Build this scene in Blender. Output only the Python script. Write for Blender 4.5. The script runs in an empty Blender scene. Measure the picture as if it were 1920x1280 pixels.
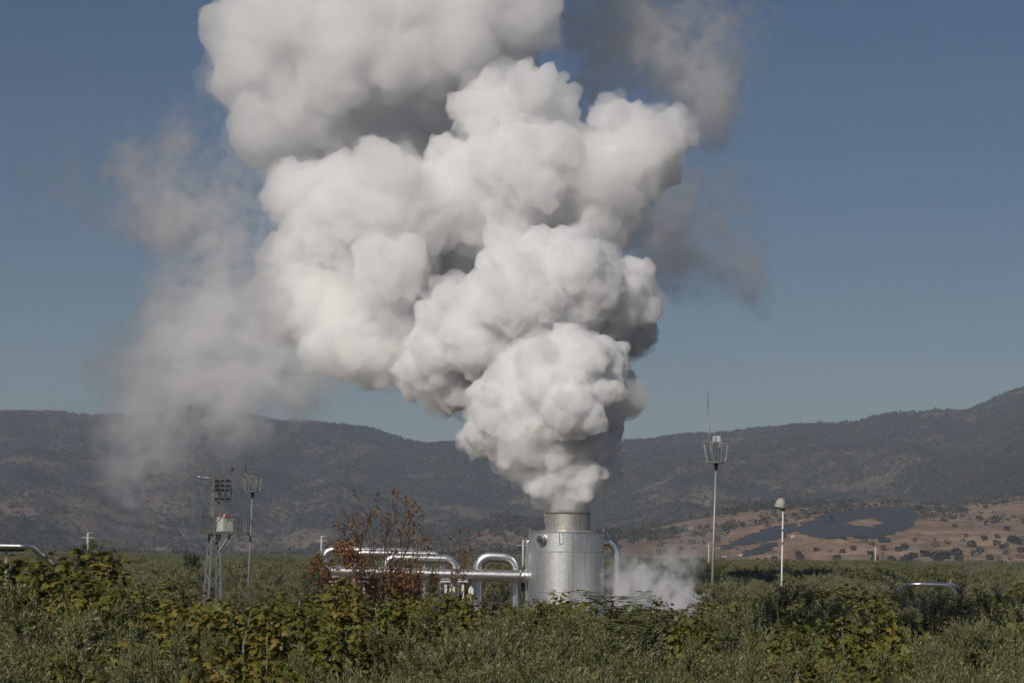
import bpy, bmesh, math, random
import numpy as np
from mathutils import Vector, Matrix, Euler, noise as mnoise
R = math.radians
random.seed(7); RNG = np.random.default_rng(7)
SC = bpy.context.scene
COL = SC.collection

# ------------------------------------------------------------------ camera, sky, sun, exposure
LENS = 85.0
FPX = 1920 * LENS / 36.0
cam_data = bpy.data.cameras.new('camera'); cam_data.lens = LENS; cam_data.sensor_width = 36.0
cam_data.clip_start = 0.5; cam_data.clip_end = 60000
cam = bpy.data.objects.new('camera', cam_data); COL.objects.link(cam)
CAMROT = Euler((R(90 + 4.98), 0, 0)).to_matrix() @ Matrix.Rotation(R(0.55), 3, 'Z')
cam.matrix_world = Matrix.Translation((0, 0, 6.3)) @ CAMROT.to_4x4()
SC.camera = cam
SUN_AZ, SUN_EL = -27.0, 35.0            # degrees: azimuth measured from "behind the camera", negative = to its left
sd = Vector((math.sin(R(SUN_AZ)) * math.cos(R(SUN_EL)), -math.cos(R(SUN_AZ)) * math.cos(R(SUN_EL)), math.sin(R(SUN_EL))))
sun_data = bpy.data.lights.new('sun', 'SUN'); sun_data.energy = 5.0; sun_data.angle = R(0.53); sun_data.color = (1.0, 0.94, 0.86)
sun = bpy.data.objects.new('sun', sun_data); COL.objects.link(sun)
sun.rotation_euler = (-sd).to_track_quat('-Z', 'Y').to_euler(); sun.location = (-60, -60, 80)
world = bpy.data.worlds.new('World'); SC.world = world; world.use_nodes = True
wn = world.node_tree; wbg = wn.nodes['Background']
sky = wn.nodes.new('ShaderNodeTexSky'); sky.sky_type = 'NISHITA'; sky.sun_disc = False
sky.sun_elevation = R(SUN_EL); sky.sun_rotation = math.atan2(sd.x, sd.y)
sky.altitude = 100; sky.air_density = 1.0; sky.dust_density = 0.0; sky.ozone_density = 1.6
tint = wn.nodes.new('ShaderNodeMix'); tint.data_type = 'RGBA'; tint.blend_type = 'MULTIPLY'; tint.inputs[0].default_value = 1; tint.inputs[7].default_value = (.565, .665, .86, 1)
wn.links.new(sky.outputs[0], tint.inputs[6]); wn.links.new(tint.outputs[2], wbg.inputs[0]); wbg.inputs[1].default_value = 0.05
SC.view_settings.view_transform = 'Standard'; SC.view_settings.look = 'None'
SC.view_settings.exposure = -0.56; SC.view_settings.gamma = 1.0; SC.view_settings.use_curve_mapping = False
cy = SC.cycles
cy.max_bounces = 24; cy.volume_bounces = 18; cy.diffuse_bounces = 4; cy.glossy_bounces = 3
cy.transmission_bounces = 2; cy.transparent_max_bounces = 24
cy.use_denoising = True; cy.use_adaptive_sampling = True; cy.adaptive_threshold = 0.03
cy.volume_step_rate = 1.5; cy.volume_max_steps = 256
cy.caustics_reflective = False; cy.caustics_refractive = False; cy.sample_clamp_indirect = 6

# ------------------------------------------------------------------ helpers
def ray(px, py):
    return (CAMROT @ Vector(((px - 960) / FPX, -(py - 640) / FPX, -1))).normalized()
def P(px, py, Y):
    """Point on the sight line of photo pixel (px, py) at the ground distance Y from the camera."""
    d = ray(px, py)
    return Vector((0, 0, 6.3)) + d * (Y / d.y)
def mesh_obj(name, verts, faces, mat, parent=None, smooth=False):
    me = bpy.data.meshes.new(name)
    me.from_pydata([tuple(v) for v in verts], [], faces); me.update()
    if smooth: me.polygons.foreach_set('use_smooth', [True] * len(me.polygons))
    if mat: me.materials.append(mat)
    o = bpy.data.objects.new(name, me); COL.objects.link(o)
    if parent: o.parent = parent
    return o
def np_mesh(name, V, F, mat, smooth=False):
    """V (n,3) float, F (m,k) int -> mesh data"""
    me = bpy.data.meshes.new(name)
    V = np.ascontiguousarray(V, np.float32); F = np.ascontiguousarray(F, np.int32)
    m, k = F.shape
    me.vertices.add(len(V)); me.vertices.foreach_set('co', V.ravel())
    me.loops.add(m * k); me.loops.foreach_set('vertex_index', F.ravel())
    me.polygons.add(m); me.polygons.foreach_set('loop_start', np.arange(0, m * k, k, dtype=np.int32))
    if smooth: me.polygons.foreach_set('use_smooth', np.ones(m, bool))
    me.update(calc_edges=True)
    if mat: me.materials.append(mat)
    return me
def link(name, me, parent=None):
    o = bpy.data.objects.new(name, me); COL.objects.link(o)
    if parent: o.parent = parent
    return o
def tag(o, label=None, cat=None, group=None, kind=None):
    for k, v in (('label', label), ('category', cat), ('group', group), ('kind', kind)):
        if v: o[k] = v
    return o
def empty(name, loc, label, cat, group=None, rz=0):
    o = bpy.data.objects.new(name, None); COL.objects.link(o); o.location = loc; o.rotation_euler.z = rz
    o.empty_display_size = 0.3
    return tag(o, label, cat, group)
def new_mat(name):
    m = bpy.data.materials.new(name); m.use_nodes = True
    return m, m.node_tree, m.node_tree.nodes['Principled BSDF']
def eval_mesh(o, name):
    dg = bpy.context.evaluated_depsgraph_get(); dg.update()
    return bpy.data.meshes.new_from_object(o.evaluated_get(dg), depsgraph=dg)
# ------------------------------------------------------------------ steam plume
PD = 190.0                     # distance of the stack
def ico(sub):
    bm = bmesh.new(); bmesh.ops.create_icosphere(bm, subdivisions=sub, radius=1)
    V = np.array([v.co[:] for v in bm.verts]); F = np.array([[v.index for v in f.verts] for f in bm.faces]); bm.free()
    return V, F
ICO2 = ico(2)
def sphere_soup(S):
    V0, F0 = ICO2
    S = np.array(S); V = (V0[None] * S[:, None, 3:4] + S[:, None, :3]).reshape(-1, 3)
    F = (F0[None] + (np.arange(len(S)) * len(V0))[:, None, None]).reshape(-1, 3)
    return V, F
def puffs(L, rng, lev=((15, .52), (9, .45))):
    """Large billows given as (px, py, radius px, depth m) sprout smaller ones, as convection does."""
    out = []
    for px, py, r, dz in L:
        c = P(px, py, PD + dz); s = FPX / (PD + dz); out.append((*c, r / s * .93))
    cur = list(out)
    for n, k in lev:
        nxt = []
        for x, y, z, r in cur:
            for i in range(n):
                d = rng.normal(size=3); d /= np.linalg.norm(d)
                q = r * k * rng.uniform(.55, 1.1)
                a = r * rng.uniform(.74, .92)
                nxt.append((x + d[0] * a, y + d[1] * a, z + d[2] * a, q))
        # keep only those that stick out
        A = np.array(out); keep = []
        for b in nxt:
            dist = np.sqrt(((A[:, :3] - b[:3]) ** 2).sum(1))
            if not np.any(dist + b[3] * .8 < A[:, 3]): keep.append(b)
        out += keep; cur = keep
    return out
def billow_mesh(name, L, seed, voxel, amps, lev=((15, .52), (9, .45)), shrink=0.0):
    """Closed surface round the billows; shrink > 0 gives an inner core, < 0 an outer skin."""
    rng = np.random.default_rng(seed)
    S = puffs(L, rng, lev)
    if shrink: S = [(x, y, z, r - shrink) for x, y, z, r in S if r - shrink > .25]
    V, F = sphere_soup(S)
    o = link(name, np_mesh(name, V, F, None))
    m = o.modifiers.new('r', 'REMESH'); m.mode = 'VOXEL'; m.voxel_size = voxel
    m = o.modifiers.new('s', 'SMOOTH'); m.iterations = 1; m.factor = .35
    for i, (kind, size, amp) in enumerate(amps):
        t = bpy.data.textures.new(name + '_n%d' % i, kind); t.noise_scale = size
        if kind == 'CLOUDS': t.noise_depth = 4; t.noise_basis = 'ORIGINAL_PERLIN'
        m = o.modifiers.new('d%d' % i, 'DISPLACE'); m.texture = t; m.texture_coords = 'GLOBAL'; m.strength = amp; m.mid_level = .5
    if amps: m = o.modifiers.new('r2', 'REMESH'); m.mode = 'VOXEL'; m.voxel_size = voxel
    me = eval_mesh(o, name); bpy.data.objects.remove(o)
    me.polygons.foreach_set('use_smooth', [True] * len(me.polygons))
    return me
def vol_mat(name, dens, col=(.985, .985, .985), g=0.0):
    m = bpy.data.materials.new(name); m.use_nodes = True; nt = m.node_tree
    nt.nodes.remove(nt.nodes['Principled BSDF'])
    v = nt.nodes.new('ShaderNodeVolumeScatter'); v.inputs['Color'].default_value = (*col, 1)
    v.inputs['Density'].default_value = dens; v.inputs['Anisotropy'].default_value = g
    nt.links.new(v.outputs[0], nt.nodes['Material Output'].inputs['Volume'])
    return m
LOW = [(1062, 934, 44, 0), (1034, 920, 34, 0), (1094, 918, 33, 0), (1006, 890, 38, 0), (1115, 884, 38, 0), (1060, 880, 66, 0), (1015, 860, 40, .5), (1118, 848, 34, 0), (1062, 838, 70, 0), (1008, 898, 26, 0), (992, 878, 30, 0), (1120, 896, 24, 0), (1134, 868, 28, 0),
       (1030, 765, 118, 0), (1090, 740, 98, -.5), (960, 800, 74, .5), (905, 820, 44, 1), (1148, 738, 46, 1), (1065, 692, 66, -1), (985, 830, 56, -1), (1095, 806, 60, 1.5),
       (1000, 705, 62, 0), (930, 765, 56, 0), (1140, 690, 36, 0)]
MID = [(1030, 570, 132, 5), (1165, 560, 66, 6), (1185, 610, 50, 7), (905, 610, 100, 6), (840, 680, 80, 8), (860, 735, 42, 8), (960, 500, 66, 5), (1085, 500, 70, 5),
       (790, 690, 48, 9), (985, 650, 92, 6), (1120, 640, 52, 7), (1190, 520, 34, 6), (870, 570, 40, 5), (1100, 590, 90, 6), (930, 690, 60, 7)]
UP = [(1205, 275, 82, 13), (1130, 340, 105, 14), (1000, 205, 84, 13), (930, 215, 72, 14), (1000, 335, 122, 14), (865, 370, 108, 15), (715, 335, 74, 12), (735, 420, 118, 14), (605, 430, 88, 16),
      (575, 530, 76, 16), (650, 600, 88, 14), (612, 652, 52, 12), (690, 668, 54, 11), (540, 600, 50, 16), (1110, 435, 64, 14), (555, 365, 46, 16), (730, 590, 70, 13), (1150, 210, 36, 12), (1258, 238, 38, 12), (545, 355, 46, 17), (522, 480, 48, 17), (512, 555, 40, 17), (640, 690, 32, 12),
      (960, 440, 60, 13), (700, 510, 80, 16), (790, 480, 62, 20), (640, 340, 50, 15), (600, 350, 50, 16), (850, 500, 55, 22), (735, 520, 75, 11), (830, 620, 80, 16), (760, 660, 60, 13)]
TOP = [(500, 60, 104, 24), (440, 150, 54, 24), (490, 235, 64, 23), (620, 95, 130, 25), (750, 110, 92, 24), (850, 60, 112, 25), (985, 45, 62, 25), (560, 195, 92, 25), (700, -60, 150, 26),
       (900, -90, 130, 26), (520, -90, 120, 26), (690, 240, 88, 30), (830, 200, 92, 31), (620, 285, 72, 28), (760, 290, 60, 30), (930, 130, 80, 29), (560, 310, 55, 26), (525, 300, 38, 24), (475, 282, 34, 23), (1030, 5, 28, 25), (1000, -40, 60, 27), (750, -230, 170, 29), (560, -260, 130, 29), (920, -270, 120, 29), (760, -440, 210, 33), (980, -420, 130, 34), (600, -620, 200, 38)]
def fractal(shape, vox, lmax, lmin, beta, seed):
    """Smooth random field (mean 0, deviation 1) with structure between lmax and lmin metres."""
    rng = np.random.default_rng(seed)
    f = np.fft.rfftn(rng.normal(size=shape).astype(np.float32))
    kx, ky, kz = (np.fft.fftfreq(shape[0], vox), np.fft.fftfreq(shape[1], vox), np.fft.rfftfreq(shape[2], vox))
    k = np.sqrt(kx[:, None, None] ** 2 + ky[None, :, None] ** 2 + kz[None, None, :] ** 2)
    f *= np.where(k > 0, (k + 1 / lmax) ** (-beta / 2), 0) * np.exp(-(k * lmin) ** 2)
    n = np.fft.irfftn(f, s=shape).astype(np.float32)
    return (n - n.mean()) / n.std()
def veil(name, blobs, depth, vox, dens, seed, lmax, cover, soft, parent, mat, grow=1.15, stretch=1.0):
    """Thin drifting steam: a sparse voxel volume whose density is blobs (px, py, rx px, ry px, depth m, rz m, weight) times turbulence."""
    E = []
    for px, py, rx, ry, dz, rz, w in blobs:
        c = P(px, py, depth + dz); s = FPX / (depth + dz); E.append((np.array(c), np.array((rx / s, rz, ry / s)) * grow, w))
    lo = np.min([c - r for c, r, w in E], axis=0) - vox; hi = np.max([c + r for c, r, w in E], axis=0) + vox
    lo[2] = max(lo[2], .1)
    res = np.ceil((hi - lo) / vox).astype(int) + 1; res += res % 2; hi = lo + (res - 1) * vox
    X = [np.linspace(lo[i], hi[i], res[i], dtype=np.float32) for i in range(3)]
    big = fractal(tuple(res), vox, lmax, vox * 1.2, 3.3, seed)
    warp = fractal(tuple(res), vox, lmax * 1.5, vox * 4, 3.6, seed + 1) * .22
    D = np.zeros(tuple(res), np.float32)
    for c, r, w in E:
        q = (((X[0] - c[0]) / r[0]) ** 2)[:, None, None] + (((X[1] - c[1]) / r[1]) ** 2)[None, :, None] + (((X[2] - c[2]) / r[2]) ** 2)[None, None, :]
        D += w * np.clip(1 - q - warp * 1.2 * np.minimum(q, 1), 0, 1) ** 1.4 * (q < 1.0) * np.clip((1 - q) * 6, 0, 1)
    t = np.clip((big + cover + 0.6 * np.clip(D, 0, 1.5)) / soft, 0, 1)
    D *= t * t * (3 - 2 * t)
    D *= dens
    D[D < dens * .004] = 0
    me = bpy.data.meshes.new(name); n = int(D.size)
    me.vertices.add(n)
    a = me.attributes.new('rho', 'FLOAT', 'POINT'); a.data.foreach_set('value', np.ascontiguousarray(D.ravel()))
    o = link(name, me, parent)
    g = bpy.data.node_groups.new(name, 'GeometryNodeTree')
    g.interface.new_socket('Geometry', in_out='INPUT', socket_type='NodeSocketGeometry'); g.interface.new_socket('Geometry', in_out='OUTPUT', socket_type='NodeSocketGeometry')
    N = g.nodes; Lk = g.links.new
    gi = N.new('NodeGroupInput'); go = N.new('NodeGroupOutput')
    pos = N.new('GeometryNodeInputPosition')
    sub = N.new('ShaderNodeVectorMath'); sub.operation = 'SUBTRACT'; Lk(pos.outputs[0], sub.inputs[0]); sub.inputs[1].default_value = lo
    sc = N.new('ShaderNodeVectorMath'); sc.operation = 'MULTIPLY'; Lk(sub.outputs[0], sc.inputs[0]); sc.inputs[1].default_value = (1 / vox,) * 3
    sp = N.new('ShaderNodeSeparateXYZ'); Lk(sc.outputs[0], sp.inputs[0])
    def im(op, a, b):
        m = N.new('FunctionNodeIntegerMath'); m.operation = op
        for k, v in ((0, a), (1, b)):
            if isinstance(v, int): m.inputs[k].default_value = v
            else: Lk(v, m.inputs[k])
        return m.outputs[0]
    idx = []
    for k in range(3):
        fi = N.new('FunctionNodeFloatToInt'); fi.rounding_mode = 'ROUND'; Lk(sp.outputs[k], fi.inputs[0]); idx.append(fi.outputs[0])
    i0 = im('ADD', im('MULTIPLY', im('ADD', im('MULTIPLY', idx[0], int(res[1])), idx[1]), int(res[2])), idx[2])
    na = N.new('GeometryNodeInputNamedAttribute'); na.data_type = 'FLOAT'; na.inputs[0].default_value = 'rho'
    si = N.new('GeometryNodeSampleIndex'); si.data_type = 'FLOAT'; si.clamp = True
    Lk(gi.outputs[0], si.inputs['Geometry']); Lk(na.outputs[0], si.inputs['Value']); Lk(i0, si.inputs['Index'])
    vc = N.new('GeometryNodeVolumeCube')
    Lk(si.outputs[0], vc.inputs['Density']); vc.inputs['Background'].default_value = 0
    vc.inputs['Min'].default_value = lo; vc.inputs['Max'].default_value = hi
    for k, a_ in enumerate(('Resolution X', 'Resolution Y', 'Resolution Z')): vc.inputs[a_].default_value = int(res[k])
    sm = N.new('GeometryNodeSetMaterial'); sm.inputs['Material'].default_value = mat
    Lk(vc.outputs[0], sm.inputs[0]); Lk(sm.outputs[0], go.inputs[0])
    o.modifiers.new('steam', 'NODES').node_group = g
    me.materials.append(mat)
    return o
def veil_mat(name, col, g):
    m = bpy.data.materials.new(name); m.use_nodes = True; nt = m.node_tree
    nt.nodes.remove(nt.nodes['Principled BSDF'])
    v = nt.nodes.new('ShaderNodeVolumeScatter'); v.inputs['Color'].default_value = (*col, 1); v.inputs['Anisotropy'].default_value = g
    a = nt.nodes.new('ShaderNodeAttribute'); a.attribute_name = 'density'
    nt.links.new(a.outputs['Fac'], v.inputs['Density'])
    nt.links.new(v.outputs[0], nt.nodes['Material Output'].inputs['Volume'])
    return m
VEIL_LEFT = [(330, 330, 130, 150, 12, 5, 1.1), (240, 300, 60, 90, 12, 4, .5), (120, 340, 110, 80, 13, 4, .35), (300, 420, 170, 60, 12, 5, .6), (390, 560, 150, 130, 11, 6, .95), (330, 680, 170, 130, 10, 6, .9), (400, 640, 140, 120, 9, 6, .6),
             (480, 720, 150, 110, 8, 6, .8), (380, 780, 180, 110, 8, 6, .75), (280, 800, 110, 150, 8, 5, .7), (230, 890, 60, 60, 7, 3, .7), (560, 700, 90, 80, 8, 6, .7), (440, 440, 120, 80, 12, 5, .45), (120, 780, 50, 40, 9, 3, .3), (480, 380, 90, 130, 13, 4, .4)]
VEIL_RIGHT = [(1150, 60, 130, 110, 48, 6.8999999999999995, 0.8), (1270, 90, 130, 120, 48, 6.8999999999999995, 0.9), (1330, 200, 75, 95, 48, 5.75, 1.1), (1380, 60, 80, 130, 48, 4.6, 0.35), (1200, -80, 200, 120, 48, 6.8999999999999995, 0.8), (1100, 170, 70, 60, 46, 5.75, 0.5), (1340, 375, 105, 75, 34, 5, 0.5), (1385, 470, 70, 110, 33, 4.5, 0.42), (1420, 530, 45, 75, 33, 4, 0.4), (1290, 490, 100, 90, 30, 5, 0.42), (1235, 430, 80, 90, 27, 6, 0.7), (1270, 340, 60, 70, 33, 5, 0.35)]
VEIL_LOW = [(1235, 1112, 95, 80, 9, 3.5, .9), (1190, 1090, 60, 60, 9, 3, 1.0), (1290, 1120, 50, 50, 9, 3, .7), (1240, 1165, 70, 40, 9, 3, 1.0), (1285, 1005, 50, 55, 9, 2, .20), (1260, 1060, 60, 40, 9, 2, .4), (1150, 1120, 40, 50, 9, 2, .6)]
# ------------------------------------------------------------------ materials for land
def ramp(nt, stops, interp='LINEAR'):
    r = nt.nodes.new('ShaderNodeValToRGB'); e = r.color_ramp; e.interpolation = interp
    while len(e.elements) < len(stops): e.elements.new(.5)
    for el, (p, c) in zip(e.elements, stops): el.position = p; el.color = (*c, 1)
    return r
def tex_noise(nt, scale, detail=4, rough=.55, coord=None, dist=0.0):
    n = nt.nodes.new('ShaderNodeTexNoise'); n.inputs['Scale'].default_value = scale; n.inputs['Detail'].default_value = detail
    n.inputs['Roughness'].default_value = rough; n.inputs['Distortion'].default_value = dist
    if coord is not None: nt.links.new(coord, n.inputs['Vector'])
    return n
def mixc(nt, fac, a, b, mode='MIX'):
    m = nt.nodes.new('ShaderNodeMix'); m.data_type = 'RGBA'; m.blend_type = mode
    for s, v in ((m.inputs[0], fac), (m.inputs[6], a), (m.inputs[7], b)):
        if hasattr(v, 'is_linked') or hasattr(v, 'links'): nt.links.new(v, s)
        elif isinstance(v, (int, float)): s.default_value = v
        else: s.default_value = (*v, 1)
    return m.outputs[2]
def land_material():
    m, nt, b = new_mat('dry_hill_soil')
    geo = nt.nodes.new('ShaderNodeNewGeometry'); pos = geo.outputs['Position']
    a = nt.nodes.new('ShaderNodeAttribute'); a.attribute_name = 'cover'        # 0 bare soil, 1 scrub
    n1 = tex_noise(nt, .012, 6, .62, pos, .4); n2 = tex_noise(nt, .07, 5, .6, pos); n3 = tex_noise(nt, .004, 3, .5, pos)
    soil = ramp(nt, [(.30, (.140, .094, .062)), (.5, (.235, .162, .108)), (.72, (.35, .25, .175))]); nt.links.new(n2.outputs[0], soil.inputs[0])
    scrub = ramp(nt, [(.32, (.030, .033, .028)), (.55, (.048, .046, .037)), (.75, (.085, .066, .052))]); nt.links.new(n1.outputs[0], scrub.inputs[0])
    ad = nt.nodes.new('ShaderNodeMath'); ad.operation = 'MULTIPLY_ADD'; nt.links.new(n1.outputs[0], ad.inputs[0]); ad.inputs[1].default_value = -2.2; ad.inputs[2].default_value = 1.10
    ad2 = nt.nodes.new('ShaderNodeMath'); ad2.operation = 'ADD'; ad2.use_clamp = True; nt.links.new(a.outputs['Fac'], ad2.inputs[0]); nt.links.new(ad.outputs[0], ad2.inputs[1])
    col = mixc(nt, ad2.outputs[0], soil.outputs[0], scrub.outputs[0])
    nt.links.new(col, b.inputs['Base Color']); b.inputs['Roughness'].default_value = 1; b.inputs['Specular IOR Level'].default_value = .1
    bp = nt.nodes.new('ShaderNodeBump'); bp.inputs['Strength'].default_value = .6; bp.inputs['Distance'].default_value = 6
    nt.links.new(n2.outputs[0], bp.inputs['Height']); nt.links.new(bp.outputs[0], b.inputs['Normal'])
    return m
def vnoise(x, y, scale, octs, seed, rough=.5):
    """Value noise on arrays of world coordinates."""
    rng = np.random.default_rng(seed); T = rng.random((256, 256)); out = 0; amp = 1; tot = 0
    for o in range(octs):
        u = x / scale * 2 ** o + 31.7 * o + 500; v = y / scale * 2 ** o + 17.3 * o + 500
        i = np.floor(u).astype(int); j = np.floor(v).astype(int); fu = u - i; fv = v - j
        fu = fu * fu * (3 - 2 * fu); fv = fv * fv * (3 - 2 * fv); i %= 256; j %= 256; i2 = (i + 1) % 256; j2 = (j + 1) % 256
        n = (T[i, j] * (1 - fu) + T[i2, j] * fu) * (1 - fv) + (T[i, j2] * (1 - fu) + T[i2, j2] * fu) * fv
        out = out + amp * (n - .5) * 2; tot += amp; amp *= rough
    return out / tot
def sstep(a, b, x):
    t = np.clip((x - a) / (b - a), 0, 1); return t * t * (3 - 2 * t)
RY = 4000.0
_rx = np.array([-400, 0, 100, 170, 250, 340, 430, 520, 560, 600, 650, 700, 760, 800, 850, 950, 1060, 1180, 1300, 1400, 1500, 1600, 1680, 1750, 1810, 1860, 1920, 2060, 2300])
_ry = np.array([775, 766, 765, 773, 768, 757, 768, 782, 784, 783, 788, 796, 816, 825, 822, 828, 832, 823, 812, 805, 797, 792, 775, 770, 768, 745, 722, 690, 680])
RX = np.array([P(a, b, RY).x for a, b in zip(_rx, _ry)]); RH = np.array([P(a, b, RY).z for a, b in zip(_rx, _ry)])
def hill_height(x, y):
    r = np.interp(x * RY / np.maximum(y, 3200) * np.where(y > RY, 1, 1), RX, RH)
    t = np.clip((y - 1500) / (RY - 1500), 0, 1.6)
    prof = np.where(t < 1, .55 * t ** 1.15 + .45 * t ** 2.2, 1 - .9 * (t - 1))
    spur = vnoise(x + .15 * y, y * .38, 520, 5, 11, .52); gully = 1 - np.abs(vnoise(x - .1 * y, y * .3, 240, 4, 5, .55)) * 2
    env = sstep(1500, 2300, y) * (1 - .88 * sstep(RY - 900, RY - 60, y))
    h = r * prof + env * (70 * spur - 34 * gully)
    h += 5 * vnoise(x, y, 130, 4, 3, .6) * sstep(1500, 2200, y)
    # lower brown benches with the solar field, on the right
    side = sstep(20, 240, x) * (1 - sstep(2150, 2700, y))
    bench = 50 * sstep(1180, 2080, y) + 13 * (.5 + vnoise(x, y, 150, 4, 21, .55)) * sstep(1120, 1260, y) * (1 - sstep(1400, 1600, y)) + 22 * sstep(300, 480, x - (y - 1500) * .12) * sstep(1350, 1900, y) - 13 * np.clip(1 - np.abs(vnoise(x - .2 * y, y * .5, 60, 3, 91, .5)) * 4, 0, 1) * np.maximum(sstep(1150, 1300, y) * (1 - sstep(1450, 1560, y)), sstep(330, 400, x) * sstep(1200, 1400, y) * (1 - sstep(2000, 2100, y)))
    h = np.maximum(h, 0) * (1 - side) + np.maximum(h * .6, bench) * side
    # forested spur coming down from the right
    sp = sstep(330, 820, x - (y - 2300) * .05) * np.exp(-((y - 2750) / 420) ** 2)
    h = h + 95 * sp
    h += 3.0 * vnoise(x, y, 60, 3, 9, .6) * sstep(1250, 1500, y)
    k = 4 + 5 * vnoise(x, y, 300, 2, 14)
    return h * sstep(1060, 1500, y + 60 * vnoise(x, y, 260, 3, 8)) + np.where(y > 1250, 0, 0) - .3
def cover_of(x, y):
    c = .60 + .24 * vnoise(x, y, 420, 3, 31) + .25 * sstep(2300, 3000, y)
    brown = sstep(10, 160, x) * (1 - sstep(2050, 2250, y)) + (1 - sstep(1150, 1420, y)) * .6
    c = c * (1 - np.clip(brown, 0, 1) * .85)
    dark = sstep(300, 620, x - (y - 2300) * .05) * np.exp(-((y - 2650) / 420) ** 2)
    return np.clip(c + .75 * dark, -.4, 1.3)
def terrain():
    xs = np.arange(-2600, 2600.1, 13.0); ys = np.concatenate([np.arange(1040, 2400, 9.0), np.arange(2400, 5600, 14.0)])
    X, Y = np.meshgrid(xs, ys); H = hill_height(X, Y)
    n, m = X.shape; V = np.stack([X, Y, H], -1).reshape(-1, 3)
    i = np.arange(n * m).reshape(n, m); F = np.stack([i[:-1, :-1], i[:-1, 1:], i[1:, 1:], i[1:, :-1]], -1).reshape(-1, 4)
    me = np_mesh('hills', V, F, land_material(), True)
    a = me.attributes.new('cover', 'FLOAT', 'POINT'); a.data.foreach_set('value', cover_of(X, Y).astype(np.float32).ravel())
    return tag(link('hills', me), 'dry scrub covered mountain ridge with brown foothills', kind='structure')
def hit_terrain(px, py, y0=1080, y1=4300):
    ys = np.arange(y0, y1, 4.0); d = ray(px, py); t = ys / d.y
    z = 6.3 + d.z * t; h = hill_height(d.x * t, ys); k = np.argmax(h > z)
    return Vector((d.x * t[k], ys[k], h[k])) if h[k] > z[k] else None
# ------------------------------------------------------------------ ground and air
def ground():
    m, nt, b = new_mat('orchard_soil'); g = nt.nodes.new('ShaderNodeNewGeometry')
    n = tex_noise(nt, .35, 6, .6, g.outputs['Position']); r = ramp(nt, [(.35, (.060, .050, .030)), (.6, (.120, .092, .058)), (.8, (.17, .13, .085))])
    nt.links.new(n.outputs[0], r.inputs[0]); nt.links.new(r.outputs[0], b.inputs['Base Color']); b.inputs['Roughness'].default_value = 1
    V = [(-9000, -400, 0), (9000, -400, 0), (9000, 16000, 0), (-9000, 16000, 0)]
    return tag(mesh_obj('ground', V, [(0, 1, 2, 3)], m), 'bare brown orchard soil of the plain', kind='structure')
def haze(density, col):
    m = vol_mat('haze_air', density, col, .0)
    x, y0, y1, z0, z1 = 3200, -300, 6200, -1.0, 480
    V = [(-x, y0, z0), (x, y0, z0), (x, y1, z0), (-x, y1, z0), (-x, y0, z1), (x, y0, z1), (x, y1, z1), (-x, y1, z1)]
    F = [(3, 2, 1, 0), (4, 5, 6, 7), (0, 1, 5, 4), (1, 2, 6, 5), (2, 3, 7, 6), (3, 0, 4, 7)]
    return tag(mesh_obj('haze', V, F, m), 'thin pale blue haze over the whole valley', kind='stuff')
# ------------------------------------------------------------------ vegetation
def leaf_mat(name, stops, under, bleed=.35, rough=.55, tree_var=.25, coords=None):
    """Leaf colour: each leaf (mesh island) takes its own place on the ramp; the underside has its own tint."""
    m = bpy.data.materials.new(name); m.use_nodes = True; nt = m.node_tree; b = nt.nodes['Principled BSDF']
    g = nt.nodes.new('ShaderNodeNewGeometry'); oi = nt.nodes.new('ShaderNodeObjectInfo')
    n = tex_noise(nt, .9, 2, .5, g.outputs['Position'])
    a = nt.nodes.new('ShaderNodeMath'); a.operation = 'MULTIPLY_ADD'; nt.links.new(g.outputs['Random Per Island'], a.inputs[0]); a.inputs[1].default_value = .55
    nt.links.new(n.outputs[0], a.inputs[2])
    a2 = nt.nodes.new('ShaderNodeMath'); a2.operation = 'MULTIPLY_ADD'; nt.links.new(oi.outputs['Random'], a2.inputs[0]); a2.inputs[1].default_value = tree_var; nt.links.new(a.outputs[0], a2.inputs[2])
    a3 = nt.nodes.new('ShaderNodeMath'); a3.operation = 'MULTIPLY_ADD'; nt.links.new(a2.outputs[0], a3.inputs[0]); a3.inputs[1].default_value = .9; a3.inputs[2].default_value = -.30
    r = ramp(nt, stops); nt.links.new(a3.outputs[0], r.inputs[0])
    col = mixc(nt, g.outputs['Backfacing'], r.outputs[0], under) if under else r.outputs[0]
    nt.links.new(col, b.inputs['Base Color']); b.inputs['Roughness'].default_value = rough; b.inputs['Specular IOR Level'].default_value = .35
    if bleed:
        t = nt.nodes.new('ShaderNodeBsdfTranslucent'); nt.links.new(r.outputs[0], t.inputs[0])
        mx = nt.nodes.new('ShaderNodeMixShader'); mx.inputs[0].default_value = bleed
        nt.links.new(b.outputs[0], mx.inputs[1]); nt.links.new(t.outputs[0], mx.inputs[2]); nt.links.new(mx.outputs[0], nt.nodes['Material Output'].inputs['Surface'])
    return m
def bark_mat(name, c1, c2, scale=9):
    m, nt, b = new_mat(name); tc = nt.nodes.new('ShaderNodeTexCoord'); n = tex_noise(nt, scale, 5, .65, tc.outputs['Object'])
    r = ramp(nt, [(.3, c1), (.7, c2)]); nt.links.new(n.outputs[0], r.inputs[0]); nt.links.new(r.outputs[0], b.inputs['Base Color']); b.inputs['Roughness'].default_value = .95
    return m
def frames(D, rng, roll=None):
    """Orthonormal frames whose first axis is D (n,3); second axis random or rolled."""
    D = D / np.linalg.norm(D, axis=1, keepdims=True)
    up = np.where(np.abs(D[:, 2:3]) > .95, np.array([[1., 0, 0]]), np.array([[0., 0, 1]]))
    S = np.cross(D, up); S /= np.linalg.norm(S, axis=1, keepdims=True); N = np.cross(S, D)
    a = rng.uniform(-.9, .9, len(D)) if roll is None else roll
    c, s = np.cos(a)[:, None], np.sin(a)[:, None]
    return D, S * c + N * s, N * c - S * s
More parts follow.
